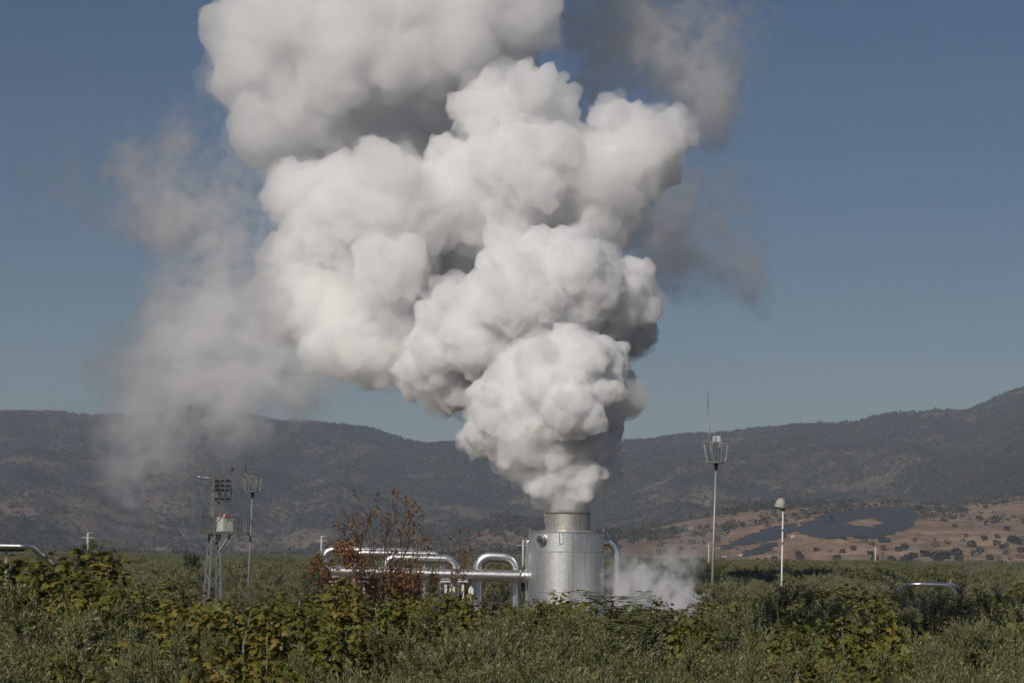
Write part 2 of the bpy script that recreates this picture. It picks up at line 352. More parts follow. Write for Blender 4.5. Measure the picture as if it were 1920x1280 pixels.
def place(proto_V, proto_F, pos, D, size, rng, roll=None):
    """Copies of a flat leaf outline (x along the leaf, y across, z up) at pos, pointing along D."""
    A, B, C = frames(D, rng, roll); size = size[:, None, None]
    V = (pos[:, None, :] + size * (proto_V[None, :, 0:1] * A[:, None] + proto_V[None, :, 1:2] * B[:, None] + proto_V[None, :, 2:3] * C[:, None])).reshape(-1, 3)
    F = (proto_F[None] + (np.arange(len(pos)) * len(proto_V))[:, None, None]).reshape(-1, proto_F.shape[1])
    return V, F
# leaf outlines, unit length
_fo = [(0, 0), (.02, .18), (-.10, .36), (.12, .30), (.22, .50), (.45, .44), (.46, .20), (.70, .26), (1.0, .0), (.70, -.26), (.46, -.20), (.45, -.44), (.22, -.50), (.12, -.30), (-.10, -.36), (.02, -.18)]
FIG_V = np.array([(.32, 0, .05)] + [(x, y, -.55 * y * y - .25 * x * x) for x, y in _fo]); FIG_F = np.array([(0, i + 1, (i + 1) % 16 + 1) for i in range(16)])
OL_V = np.array([(0, 0, 0), (.45, .115, .02), (1, 0, -.05), (.45, -.115, .02)]); OL_F = np.array([(0, 3, 2, 1)])
BR_V = np.array([(0, 0, 0), (.35, .26, .02), (.75, .2, 0), (1, 0, -.08), (.75, -.2, 0), (.35, -.26, .02)]); BR_F = np.array([(0, 5, 1, 1), (1, 5, 4, 2), (2, 4, 3, 3)])
BR_F = np.array([(0, 5, 1), (1, 5, 4), (1, 4, 2), (2, 4, 3)])
def tube_path(pts, rad, k=5):
    """Tapered tube along points; returns verts and quad faces."""
    pts = np.array(pts, float); n = len(pts); T = np.gradient(pts, axis=0); T /= np.linalg.norm(T, axis=1, keepdims=True) + 1e-9
    ref = np.array([.31, .87, .17]); S = np.cross(T, ref); S /= np.linalg.norm(S, axis=1, keepdims=True) + 1e-9; N = np.cross(T, S)
    a = np.arange(k) * 2 * np.pi / k
    V = (pts[:, None] + np.array(rad)[:, None, None] * (np.cos(a)[None, :, None] * S[:, None] + np.sin(a)[None, :, None] * N[:, None])).reshape(-1, 3)
    F = [(i * k + j, i * k + (j + 1) % k, (i + 1) * k + (j + 1) % k, (i + 1) * k + j) for i in range(n - 1) for j in range(k)]
    return V, np.array(F)
def join(parts):
    V, F, o = [], [], 0
    for v, f in parts: V.append(v); F.append(f + o); o += len(v)
    return np.concatenate(V), np.concatenate(F)
def limb(p0, p1, rng, bend=.12, n=6):
    p0, p1 = np.array(p0, float), np.array(p1, float); t = np.linspace(0, 1, n)[:, None]; L = np.linalg.norm(p1 - p0)
    mid = rng.normal(size=3) * bend * L
    return p0 + (p1 - p0) * t + mid * np.sin(t * np.pi) + rng.normal(size=(n, 3)) * .02 * L * np.sin(t * np.pi)
def crown_points(n, R_, H, rng, lumps, inner=.35):
    """Shoot tips spread through an uneven dome of radius R_ and height H that starts at z = 0."""
    C = rng.normal(size=(lumps, 3)); C /= np.linalg.norm(C, axis=1, keepdims=True); C[:, 2] = np.abs(C[:, 2]) * 1.1 - .18
    lr = rng.uniform(.20, .42, lumps); C *= rng.uniform(.45, .95, (lumps, 1))
    pick = rng.choice(lumps, n, p=lr ** 2 / (lr ** 2).sum())
    d = rng.normal(size=(n, 3)); d /= np.linalg.norm(d, axis=1, keepdims=True)
    rr = (rng.uniform(inner ** 3, 1, n)) ** (1 / 3)
    p = C[pick] + d * (lr[pick] * rr)[:, None]
    out = d * .7 + C[pick] * .8
    p = p * np.array([R_, R_, H * .62]) + np.array([0, 0, H * .42])
    return p, out / np.linalg.norm(out, axis=1, keepdims=True)
def fig_tree(seed, R_, H, trunk_h, shoots, leaves, leaf=.20, simple=False):
    rng = np.random.default_rng(seed)
    p, out = crown_points(shoots, R_, H, rng, 22, .55); p[:, 2] += trunk_h
    out[:, 2] += .55; out /= np.linalg.norm(out, axis=1, keepdims=True)
    n = shoots * leaves; idx = np.repeat(np.arange(shoots), leaves); along = rng.uniform(-.42, .06, n)
    A, B, C = frames(out, rng); ang = rng.uniform(0, 2 * np.pi, n)
    rad = (np.cos(ang)[:, None] * B[idx] + np.sin(ang)[:, None] * C[idx])
    pos = p[idx] + out[idx] * along[:, None] + rad * rng.uniform(.04, .15, (n, 1))
    D = rad * 1.0 + out[idx] * (.45 + along[:, None]) + np.array([0, 0, -.35]) * rng.uniform(.2, 2.2, (n, 1))
    size = leaf * rng.uniform(.55, 1.2, n) * np.where(along > -.05, .7, 1)
    PV, PF = (BR_V * np.array([1, 1.6, 1]), BR_F) if simple else (FIG_V, FIG_F)
    LV, LF = place(PV, PF, pos, D, size, rng, rng.normal(0, .55, n))
    tubes = []; base = np.array([0, 0, 0.])
    fork = [np.array([rng.normal(0, .15), rng.normal(0, .15), trunk_h * rng.uniform(.45, .8)]) for _ in range(3)]
    for f in fork: tubes.append(tube_path(limb(base - [0, 0, .1], f, rng, .06), np.linspace(.13, .09, 6), 6))
    sel = rng.choice(shoots, min(shoots, 16 if simple else 46), replace=False)
    for s in sel:
        f = fork[rng.integers(3)]; q = limb(f, p[s], rng, .10); tubes.append(tube_path(q, np.linspace(.06, .012, 6), 4))
    return (LV, LF), join(tubes)
def olive_tree(seed, R_, H, trunk_h, shoots, leaves, leaf=.065, slen=.5, upright=.5, stems=40, fan=9):
    """Sprays of slender shoots set with narrow leaves; the gaps between sprays stay open."""
    rng = np.random.default_rng(seed); ns = max(8, shoots // fan)
    pc, oc = crown_points(ns, R_, H, rng, 22, .5); pc[:, 2] += trunk_h
    oc[:, 2] += upright; oc /= np.linalg.norm(oc, axis=1, keepdims=True)
    k = np.repeat(np.arange(ns), fan); shoots = len(k)
    out = oc[k] + rng.normal(0, .38, (shoots, 3)); out /= np.linalg.norm(out, axis=1, keepdims=True)
    L = slen * rng.uniform(.6, 1.6, shoots); p = pc[k] + out * (L * .75)[:, None]
    n = shoots * leaves; idx = np.repeat(np.arange(shoots), leaves)
    along = np.tile(np.linspace(-1, 0, leaves), shoots) * L[idx]
    A, B, C = frames(out, rng); ang = np.tile(np.arange(leaves) * 2.4, shoots) + rng.uniform(0, .8, n)
    rad = np.cos(ang)[:, None] * B[idx] + np.sin(ang)[:, None] * C[idx]
    sag = np.array([0, 0, -1.]) * ((along[:, None] + L[idx][:, None]) ** 2) * rng.uniform(.0, .35, (shoots, 1))[idx]
    pos = p[idx] + out[idx] * along[:, None] + sag
    D = out[idx] * .9 + rad * rng.uniform(.35, .85, (n, 1)) + rng.normal(0, .10, (n, 3))
    LV, LF = place(OL_V, OL_F, pos, D, leaf * rng.uniform(.7, 1.3, n), rng, rng.uniform(0, 6.28, n))
    tubes = []
    fork = [np.array([rng.normal(0, .2), rng.normal(0, .2), trunk_h * rng.uniform(.6, 1.0)]) for _ in range(3)]
    for f in fork: tubes.append(tube_path(limb([0, 0, -.1], f, rng, .10), np.linspace(.17, .10, 6), 6))
    for s in rng.choice(shoots, min(shoots, stems), replace=False):
        f = fork[rng.integers(3)]; tubes.append(tube_path(limb(f, p[s], rng, .10), np.linspace(.05, .008, 6), 4))
    return (LV, LF), join(tubes)
def plant_proto(name, lv, tv, lm, tm):
    return (np_mesh(name + '_crown', *lv, lm), np_mesh(name + '_trunk', *tv, tm, True))
def put_tree(name, proto, loc, scale, rz, label, cat, group, crown='crown'):
    e = empty(name, loc, label, cat, group, rz); e.scale = scale
    link(crown, proto[0], e); link('trunk', proto[1], e)
    return e
# ------------------------------------------------------------------ industrial materials
def metal_mat(name, col, rough, streak=0.0, rust=(.20, .11, .05), bump=.15, metallic=1.0, z_scale=.12, dirt=.25, pattern=2.2):
    m, nt, b = new_mat(name); tc = nt.nodes.new('ShaderNodeTexCoord'); mp = nt.nodes.new('ShaderNodeMapping')
    mp.inputs['Scale'].default_value = (1, 1, z_scale); nt.links.new(tc.outputs['Object'], mp.inputs[0])
    n = tex_noise(nt, pattern, 6, .65, mp.outputs[0]); n2 = tex_noise(nt, 5, 4, .6, tc.outputs['Object'])
    r = ramp(nt, [(.25, tuple(c * (1 - dirt) for c in col)), (.75, col)]); nt.links.new(n2.outputs[0], r.inputs[0]); c = r.outputs[0]
    if streak:
        f = ramp(nt, [(.52, (0, 0, 0)), (.75, (streak,) * 3)]); nt.links.new(n.outputs[0], f.inputs[0]); c = mixc(nt, f.outputs[0], c, rust)
    nt.links.new(c, b.inputs['Base Color']); b.inputs['Metallic'].default_value = metallic
    rr = nt.nodes.new('ShaderNodeMapRange'); nt.links.new(n2.outputs[0], rr.inputs[0]); rr.inputs[3].default_value = rough * .8; rr.inputs[4].default_value = rough * 1.3
    nt.links.new(rr.outputs[0], b.inputs['Roughness'])
    if bump:
        bp = nt.nodes.new('ShaderNodeBump'); bp.inputs['Strength'].default_value = bump; bp.inputs['Distance'].default_value = .05; nt.links.new(n.outputs[0], bp.inputs['Height']); nt.links.new(bp.outputs[0], b.inputs['Normal'])
    return m
def paint_mat(name, col, rough=.6, dirt=.3, scale=3):
    return metal_mat(name, col, rough, 0, bump=.05, metallic=0, dirt=dirt, pattern=scale)
M_CLAD = metal_mat('aluminium_cladding', (.80, .79, .77), .30, 0, bump=.10, dirt=.18)
M_TANK = metal_mat('weathered_tank_steel', (.84, .84, .82), .42, .62, (.26, .19, .12), bump=.10, z_scale=.05, dirt=.16, metallic=.95, pattern=2.6)
M_STACK = metal_mat('stained_stack_steel', (.55, .53, .49), .48, .75, (.26, .17, .085), bump=.2, z_scale=.10, dirt=.3, metallic=.7, pattern=5)
M_RIM = paint_mat('rusty_rim', (.16, .085, .045), .9, .5)
M_GALV = metal_mat('galvanized_steel', (.36, .37, .365), .55, 0, bump=0, metallic=.55, dirt=.3)
M_DARKST = paint_mat('dark_steel', (.09, .085, .075), .6)
M_WHITE = paint_mat('white_paint', (.72, .71, .67), .5, .15)
M_TRAFO = paint_mat('transformer_paint', (.50, .52, .45), .5, .12)
M_INSUL = paint_mat('brown_insulator', (.035, .022, .018), .3, .2)
M_RED = paint_mat('red_bushing', (.34, .07, .045), .5, .2)
M_CONC = paint_mat('pole_concrete', (.50, .48, .44), .9, .2)
M_BOX = paint_mat('pale_box', (.50, .58, .56), .5, .1)
M_HOOD = paint_mat('grey_hood', (.42, .42, .36), .7, .35)
# ------------------------------------------------------------------ shape helpers
def perp(d):
    d = d.normalized(); a = Vector((0, 0, 1)) if abs(d.z) < .9 else Vector((1, 0, 0))
    s = d.cross(a).normalized(); return s, s.cross(d).normalized()
def rod_geo(a, b, r0, r1=None, k=8, caps=True):
    a, b = Vector(a), Vector(b); r1 = r0 if r1 is None else r1; s, n = perp(b - a); V = []; F = []
    for p, r in ((a, r0), (b, r1)):
        V += [p + (s * math.cos(2 * math.pi * i / k) + n * math.sin(2 * math.pi * i / k)) * r for i in range(k)]
    F += [(i, (i + 1) % k, k + (i + 1) % k, k + i) for i in range(k)]
    if caps: F += [tuple(range(k - 1, -1, -1)), tuple(range(k, 2 * k))]
    return V, F
def rod(name, a, b, r, mat, parent, r1=None, k=8):
    return mesh_obj(name, *rod_geo(a, b, r, r1, k), mat, parent, smooth=k > 6)
def bar_geo(a, b, w, h):
    """Square-section bar from a to b."""
    a, b = Vector(a), Vector(b); s, n = perp(b - a); V = []
    for p in (a, b):
        for x, y in ((-1, -1), (1, -1), (1, 1), (-1, 1)): V.append(p + s * (x * w / 2) + n * (y * h / 2))
    return V, [(3, 2, 1, 0), (4, 5, 6, 7), (0, 1, 5, 4), (1, 2, 6, 5), (2, 3, 7, 6), (3, 0, 4, 7)]
def bar(name, a, b, w, mat, parent, h=None): return mesh_obj(name, *bar_geo(a, b, w, h or w), mat, parent)
def box_geo(c, sx, sy, sz, rz=0, bev=0.0):
    bm = bmesh.new(); bmesh.ops.create_cube(bm, size=1); bmesh.ops.scale(bm, vec=(sx, sy, sz), verts=bm.verts)
    if bev: bmesh.ops.bevel(bm, geom=list(bm.edges), offset=bev, segments=2, affect='EDGES', profile=.5)
    bmesh.ops.rotate(bm, cent=(0, 0, 0), matrix=Matrix.Rotation(rz, 3, 'Z'), verts=bm.verts); bmesh.ops.translate(bm, vec=c, verts=bm.verts)
    V = [v.co.copy() for v in bm.verts]; F = [tuple(v.index for v in f.verts) for f in bm.faces]; bm.free(); return V, F
def box(name, c, s, mat, parent, rz=0, bev=0.0): return mesh_obj(name, *box_geo(c, *s, rz, bev), mat, parent)
def lathe(name, prof, c, mat, parent, k=64, smooth=True, close=False):
    """Surface of revolution about the vertical through c; prof = [(r, z)]."""
    V = []; F = []; n = len(prof); c = Vector(c)
    for r, z in prof: V += [c + Vector((r * math.cos(2 * math.pi * i / k), r * math.sin(2 * math.pi * i / k), z)) for i in range(k)]
    for j in range(n - 1 if not close else n):
        j2 = (j + 1) % n; F += [(j * k + i, j * k + (i + 1) % k, j2 * k + (i + 1) % k, j2 * k + i) for i in range(k)]
    o = mesh_obj(name, V, F, mat, parent, smooth)
    if smooth: sharp(o)
    return o
def sharp(o, deg=35):
    me = o.data; bm = bmesh.new(); bm.from_mesh(me)
    for e in bm.edges:
        if len(e.link_faces) == 2 and e.calc_face_angle(0) > R(deg): e.smooth = False
    bm.to_mesh(me); bm.free()
def fillet(pts, rb, seg=9):
    pts = [Vector(p) for p in pts]; out = [pts[0]]; arcs = []
    for i in range(1, len(pts) - 1):
        a, b, c = pts[i - 1], pts[i], pts[i + 1]; u = (a - b).normalized(); v = (c - b).normalized()
        ang = u.angle(v); L = min(rb / math.tan(ang / 2), (a - b).length * .49 if i > 1 else (a - b).length * .95, (c - b).length * .49 if i < len(pts) - 2 else (c - b).length * .95)
        r = L * math.tan(ang / 2); w = (u + v).normalized(); ctr = b + w * (r / math.sin(ang / 2)); p0 = b + u * L; p1 = b + v * L
        s0 = p0 - ctr; s1 = p1 - ctr; tot = s0.angle(s1); ax = s0.cross(s1).normalized(); k0 = len(out)
        for k in range(seg + 1): out.append(ctr + Matrix.Rotation(tot * k / seg, 3, ax) @ s0)
        arcs.append((k0, len(out) - 1))
    return out + [pts[-1]], arcs
def sweep(path, r, k=20):
    V = []; F = []; n = len(path); t0 = (path[1] - path[0]).normalized(); s, q = perp(t0)
    for i, p in enumerate(path):
        t = ((path[min(i + 1, n - 1)] - p).normalized() + (p - path[max(i - 1, 0)]).normalized()).normalized()
        s = (s - t * s.dot(t)).normalized(); q = t.cross(s)
        V += [p + (s * math.cos(2 * math.pi * j / k) + q * math.sin(2 * math.pi * j / k)) * r for j in range(k)]
    for i in range(n - 1): F += [(i * k + j, i * k + (j + 1) % k, (i + 1) * k + (j + 1) % k, (i + 1) * k + j) for j in range(k)]
    return V, F + [tuple(range(k - 1, -1, -1)), tuple(range((n - 1) * k, n * k))]
def pipe(name, pts, r, rb, mat, parent, seams=True, step=1.3, k=20):
    path, arcs = fillet(pts, rb); o = mesh_obj(name, *sweep(path, r, k), mat, parent, True); sharp(o, 50)
    if seams:          # cladding seams: thin raised rings
        V = []; F = []
        marks = [(path[i], (path[i + 1] - path[i - 1]).normalized()) for a, b in arcs for i in range(a, b + 1, 2)]
        for i in range(len(path) - 1):
            L = (path[i + 1] - path[i]).length
            if L > step * 1.2:
                for q in range(1, int(L / step)): marks.append((path[i].lerp(path[i + 1], q * step / L), (path[i + 1] - path[i]).normalized()))
        for p, t in marks:
            v, f = rod_geo(p - t * .018, p + t * .018, r * 1.018, k=16); F += [tuple(x + len(V) for x in q) for q in f]; V += v
        if V: mesh_obj('seam', V, F, M_CLAD, o)['kind'] = 'stuff'
    return o
S19 = FPX / PD
def Z(px, py, Y=PD): return P(px, py, Y).z
# ------------------------------------------------------------------ the silencer tank with its stack
def silencer():
    c = P(1061, 1100, PD); c.z = 0; r = 71 / S19
    e = empty('steam_silencer', c, 'large weathered steel cylinder tank with a narrower stained stack venting steam', 'tank')
    zt, z1, z2 = Z(1061, 998), Z(1061, 1034), Z(1061, 1109)
    o = Vector((0, 0, 0))
    for a, b, d in ((0.0, z2, 0), (z2, z1, .004), (z1, zt, .0)):
        lathe('shell_course', [(r - .02, a + .006), (r + d, a + .006), (r + d, b - .006), (r - .02, b - .006)], o, M_TANK, e, 96)
    for z in (z1, z2): lathe('seam', [(r - .01, z - .03), (r + .014, z - .03), (r + .014, z + .03), (r - .01, z + .03)], o, M_GALV, e, 96)
    for ang, a, b in ((-62, z1, zt), (-101, z2, z1), (-75, .2, z2), (-140, z1, zt)):
        x, y = math.cos(R(ang)) * (r + .006), math.sin(R(ang)) * (r + .006); box('seam', (x, y, (a + b) / 2), (.035, .03, b - a - .08), M_TANK, e, R(ang + 90))
    lathe('rim', [(r - .05, zt - .02), (r + .05, zt - .02), (r + .05, zt + .06), (r - .05, zt + .06)], o, M_GALV, e, 96, close=True)
    rs = 42 / S19; zs = Z(1064, 962); off = Vector((.10, 0, 0))
    lathe('cover_plate', [(r - .04, zt - .03), (rs, zt + .18)], o + off * .5, M_TANK, e, 64)
    st = lathe('stack', [(rs, zt - .4), (rs, zs), (rs - .05, zs), (rs - .05, zt + .1)], off, M_STACK, e, 72)
    lathe('rim', [(rs - .07, zs - .05), (rs + .025, zs - .05), (rs + .025, zs + .045), (rs - .07, zs + .045)], off, M_RIM, st, 72, close=True)
    # inspection nozzle
    d = Vector((math.sin(R(-38)), -math.cos(R(-38)), 0)); q = d * (r - .1); q.z = Z(1016, 1010)
    n = rod('nozzle', q, q + d * .42, .33, M_TANK, e, k=24); rod('flange', q + d * .40, q + d * .47, .40, M_GALV, n, k=24); rod('blind_cover', q + d * .47, q + d * .50, .26, M_DARKST, n, k=24)
    # bracket plate hanging from the rim
    d = Vector((math.sin(R(-9)), -math.cos(R(-9)), 0)); q = d * (r + .05)
    for s in (-.14, .14): box('bracket', (q.x + s, q.y, zt - .42), (.035, .05, .85), M_TANK, e)
    box('bracket', (q.x, q.y, zt - .86), (.31, .045, .04), M_TANK, e)
    for px in (993.5, 1131.5):
        x = P(px, 990, PD).x - c.x; rod('lug', (x, 0, zt - .1), (x, 0, zt + .30), .04, M_GALV, e)
    # vent pipe bending down behind the tank's right shoulder
    w = lambda px, py: P(px, py, PD + .6) - c
    pipe('vent_pipe', [w(1120, 1014), w(1157, 1014), Vector((w(1157, 1014).x - .0, .6, .15))], .37, .95, M_CLAD, e)
    # slim drain pipe on the left flank
    pipe('drain_pipe', [w(1000, 1013), w(988, 1014), Vector((w(988, 1014).x, .6, .1))], .13, .25, M_CLAD, e, step=2)
    return e
# ------------------------------------------------------------------ pipework left of the tank
def arch(px0, px1, pyt, r, Y, label, rb=.75, x_end=None, group=None):
    a = P(px0, pyt, Y); b = P(px1, pyt + 3, Y); c = (a + b) / 2; c.z = 0
    e = empty('steam_pipe', c, label, 'pipe', group)
    pipe('arched_pipe', [Vector((a.x - c.x, 0, .0)), Vector((a.x - c.x, 0, a.z)), Vector((b.x - c.x, 0, b.z)), Vector((b.x - c.x, 0, 0))], r, rb, M_CLAD, e)
    for x in (a.x - c.x, b.x - c.x): lathe('flange', [(r, .05), (r + .10, .05), (r + .10, .12), (r, .12)], (x, 0, 0), M_GALV, e, 24, close=True)
    return e
def pipework():
    # header: comes out of the tank, runs left, turns up and back in a tight bend
    h0 = P(992, 1080, PD - .2); hl = P(622, 1071, PD - .2); c = (h0 + hl) / 2; c.z = 0
    e = empty('header_pipe', c, 'long horizontal silver header pipe entering the side of the tank', 'pipe')
    top = P(612, 1031, PD + 1.0)
    pipe('run', [h0 - c, hl - c, ], .455, .8, M_CLAD, e, step=2.2)
    rod('collar', h0 - c + Vector((-.75, 0, 0)), h0 - c + Vector((-.05, 0, 0)), .475, M_CLAD, e, k=24)
    rod('end_cap', hl - c, hl - c - Vector((.12, 0, 0)), .455, M_CLAD, e, r1=.3, k=24)
    # supports under the header
    for px, h in ((626, 'broad white steel post under the free end of the header pipe'), (742, 'slim white post under the header pipe, behind the autumn tree'), (836, 'slim white post under the header pipe, beside a gabled white cover'), (868, 'slim white post between the two gabled white instrument covers'), (682, 'slim white post under the header pipe, next to the broad post')):
        q = P(px, 1085, PD - .2); s = empty('pipe_support', (q.x, q.y, 0), h, 'support', 'white posts under the header pipe')
        zz = q.z - .13; bar('post', (0, 0, 0), (0, 0, zz - .1), .30 if px == 626 else .18, M_WHITE, s); box('saddle_plate', (0, 0, zz - .05), (.75, .7, .10), M_WHITE, s); box('base_plate', (0, 0, .02), (.5, .5, .04), M_GALV, s)
    # return bend at the header's far end
    a = P(609, 1030, PD + 3.4); z0 = Z(609, 1066, PD + 3.4); x1 = P(797, 1034, PD + 3).x
    c = Vector((a.x, PD + 3.4, 0)); e = empty('steam_pipe', c, 'silver pipe rising in a round return bend at the free end of the header', 'pipe')
    pipe('bend_pipe', [P(640, 1066, PD + 3.4) - c, Vector((0, 0, z0)), Vector((0, 0, a.z)), Vector((x1 - a.x, 0, a.z - .1)), Vector((x1 - a.x, 0, 0))], .31, .66, M_CLAD, e)
    arch(666, 828, 1036, .30, PD + 2.4, 'silver arched pipe with its leg close beside the return bend', .7)
    arch(724, 854, 1045, .37, PD + 1.3, 'thicker low silver arched pipe behind the autumn tree', .7)
    arch(896, 967, 1042, .42, PD + 1.4, 'fat silver arched pipe standing alone next to the tank', 1.0)
    for px, py, lab in ((848, 1102, 'small white gabled instrument cover beside a slim white post'), (883, 1106, 'small white gabled instrument cover beside the fat arched pipe')):      # small white gabled instrument covers
        q = P(px, py, PD - 1.2); s = empty('instrument_cover', (q.x, q.y, 0), lab, 'cover', 'white instrument covers')
        w = .2; z = q.z
        V = [(-w, -w, z - .3), (w, -w, z - .3), (w, w, z - .3), (-w, w, z - .3), (-w, -w, z + .1), (w, -w, z + .1), (w, w, z + .1), (-w, w, z + .1), (0, -w, z + .36), (0, w, z + .36)]
        mesh_obj('housing', V, [(3, 2, 1, 0), (0, 1, 5, 8, 4), (2, 3, 7, 9, 6), (1, 2, 6, 5), (3, 0, 4, 7), (4, 8, 9, 7), (8, 5, 6, 9)], M_WHITE, s)
        rod('post', (0, 0, 0), (0, 0, z - .3), .05, M_GALV, s)
def far_pipes():
    # twin pipe loop in the orchard on the right
    for i, (dx, dy, lab) in enumerate(((0, 0, 'front silver pipe of the twin loop rising among the orchard trees'), (12, -1, 'rear silver pipe of the twin loop rising among the orchard trees'))):
        Y = 215 + i * 3; a = P(1702 + dx, 1094 + dy, Y); b = P(1795 + dx, 1096 + dy, Y); c = (a + b) / 2; c.z = 0
        e = empty('orchard_pipe', c, lab, 'pipe')
        pipe('arched_pipe', [Vector((a.x - c.x - .6, 9, a.z - 1.5)), Vector((a.x - c.x, 0, a.z)), b - c, Vector((b.x - c.x, 0, 0))], .17, 1.3, M_CLAD, e, step=2)
        if i == 0: rod('valve_stem', Vector((1.6, 0, a.z)), Vector((1.6, 0, a.z + .42)), .07, M_GALV, e)
    # large raised pipeline on the left edge
    Y = 150; a = P(-140, 1021, Y); b = P(58, 1024, Y); c = Vector((b.x, Y, 0)); e = empty('raised_pipeline', c, 'large silver pipeline raised on legs behind the fig tree, bending down at its end', 'pipe')
    pipe('run', [a - c, b - c, b - c + Vector((.9, 5, -1.6)), b - c + Vector((1.2, 7, -6.4))], .17, .8, M_CLAD, e)
    bar('walkway_beam', P(-140, 1030, Y + .5) - c, P(46, 1030, Y + .5) - c, .12, M_DARKST, e, .22)
    for px in (12, -60): q = P(px, 1030, Y + .5) - c; bar('leg', (q.x, .5, 0), (q.x, .5, q.z), .14, M_GALV, e)
    q = P(1893, 1112, 230); e = empty('low_pipe_end', (q.x, q.y, 0), 'short white pipe stub and rail far off among the orchard trees', 'pipe'); z = q.z
    rod('stub', (-1.0, 0, 0), (-1.0, 0, z + .25), .07, M_WHITE, e); rod('rail', (-.6, 0, z - .2), (2.4, 0, z - .2), .06, M_WHITE, e); rod('post', (1.2, 0, 0), (1.2, 0, z - .2), .05, M_WHITE, e)
# ------------------------------------------------------------------ pole-mounted transformer tower
def tower():
    Y = 188.0; b = P(397, 1125, Y); e = empty('transformer_tower', (b.x, Y, 0), 'grey lattice pylon carrying a pale transformer on a railed platform', 'pylon')
    e.rotation_euler = (0, R(.9), R(28)); zt = Z(400, 893, Y); s = FPX / Y; rot = Matrix.Rotation(-R(28), 3, 'Z')
    hw = lambda z: .62 + (.24 - .62) * min(1, z / (zt * .78))
    C4 = ((-1, -1), (1, -1), (1, 1), (-1, 1))
    zk = zt * .78
    for x, y in C4:
        o = bar('leg', (x * hw(0), y * hw(0), -.05), (x * hw(zk), y * hw(zk), zk), .12, M_GALV, e); bar('leg_extension', (x * .24, y * .24, zk), (x * .24, y * .24, zt), .11, M_GALV, o)
    z = .3; i = 0
    while z < zt - .3:
        dz = 1.05 * hw(z) + .28; z2 = min(z + dz, zt)
        for q in range(4):
            (x0, y0), (x1, y1) = C4[q], C4[(q + 1) % 4]
            if (i + q) % 2: (x0, y0), (x1, y1) = (x1, y1), (x0, y0)
            bar('brace', (x0 * hw(z), y0 * hw(z), z), (x1 * hw(z2), y1 * hw(z2), z2), .065, M_GALV, e, .045)
        if i % 4 == 3:
            for q in range(4): (x0, y0), (x1, y1) = C4[q], C4[(q + 1) % 4]; bar('brace', (x0 * hw(z2), y0 * hw(z2), z2), (x1 * hw(z2), y1 * hw(z2), z2), .05, M_GALV, e)
        z = z2; i += 1
    pt = lambda px, py, d=0.0: rot @ (P(px, py, Y + d) - Vector((b.x, Y, 0)))
    bx = lambda n, px0, px1, py, w, m, d=0.0, dy=0: bar(n, pt(px0, py, d), pt(px1, py + dy, d), w, m, e)
    # upper switchgear
    bx('crossarm', 369, 399, 894, .09, M_GALV, -.3, 2.0); rod('end_cap', pt(367.5, 894, -.3), pt(370, 894, -.3), .08, M_WHITE, e)
    for k, py in enumerate((901, 910, 918, 934.5)):
        bx('crossbar', 397, 431, py + 1.2, .045, M_DARKST, -.45)
        for px in (402.5, 413, 423.5):
            v, f = [], []
            for t in range(3):
                a = pt(px - 3.2 + t * 2.6, py - .3, -.55); d = (pt(px, py, -.55) - pt(px - 1, py, -.55)).normalized()
                g = rod_geo(a, a + d * .06, .13, .07, 10); f += [tuple(i2 + len(v) for i2 in q) for q in g[1]]; v += g[0]
            g = rod_geo(pt(px - 4, py - .3, -.55), pt(px + 4, py - .3, -.55), .045, k=8); f += [tuple(i2 + len(v) for i2 in q) for q in g[1]]; v += g[0]
            mesh_obj('insulator', v, f, M_INSUL, e)
    for px, y0, y1, w in ((419, 898, 931, .07), (430, 880, 931, .06), (409, 899, 934, .06)): rod('fuse_rod', pt(px, y0, -.5), pt(px, y1, -.5), w * .7, M_DARKST, e)
    rod('arrester', pt(430, 874, -.5), pt(430, 881, -.5), .10, M_RIM, e, .14); bx('arrester_arm', 424, 436, 886, .04, M_DARKST, -.5)
    for k, (x0, y0, x1, y1) in enumerate(((372, 892, 400, 889), (378, 880, 402, 893), (392, 886, 414, 890), (402, 888, 424, 880), (410, 892, 430, 884), (420, 935, 419, 962), (429, 935, 429, 962), (424, 935, 424, 962))):
        a, c2 = pt(x0, y0, -.4), pt(x1, y1, -.4); n = 8
        pts = [a.lerp(c2, t / n) + Vector((0, 0, (-.35 if k < 5 else 0) * math.sin(math.pi * t / n))) for t in range(n + 1)]
        mesh_obj('jumper_wire', *sweep(pts, .016, 5), M_DARKST, e)
    # platform and railing
    z0 = Z(397, 999, Y); x0, x1 = (374 - 397) / s, (461 - 397) / s
    for d in (-.75, .75): bar('platform_beam', rot @ Vector((x0, d, z0)), rot @ Vector((x1, d, z0 - .03)), .11, M_DARKST, e)
    mesh_obj('deck', *bar_geo(rot @ Vector((x0, 0, z0 + .08)), rot @ Vector((x1, 0, z0 + .05)), 1.5, .04), M_DARKST, e)
    for d in (-.75, .75):
        bar('top_rail', rot @ Vector((x0, d, z0 + 1.33)), rot @ Vector((x1, d, z0 + 1.2)), .06, M_DARKST, e)
        for k, px in enumerate((375, 384, 390, 437, 445, 460)): x = (px - 397) / s; bar('rail_post', rot @ Vector((x, d, z0)), rot @ Vector((x, d, z0 + 1.28)), .05, M_DARKST, e)
    for x in (x0, x1): bar('top_rail', rot @ Vector((x, -.75, z0 + 1.27)), rot @ Vector((x, .75, z0 + 1.27)), .06, M_DARKST, e)
    for d in (-.4, .4): bar('knee_brace', rot @ Vector(((428 - 397) / s, d, z0)), rot @ Vector(((405 - 397) / s, d * .6, z0 - 1.5)), .08, M_GALV, e)
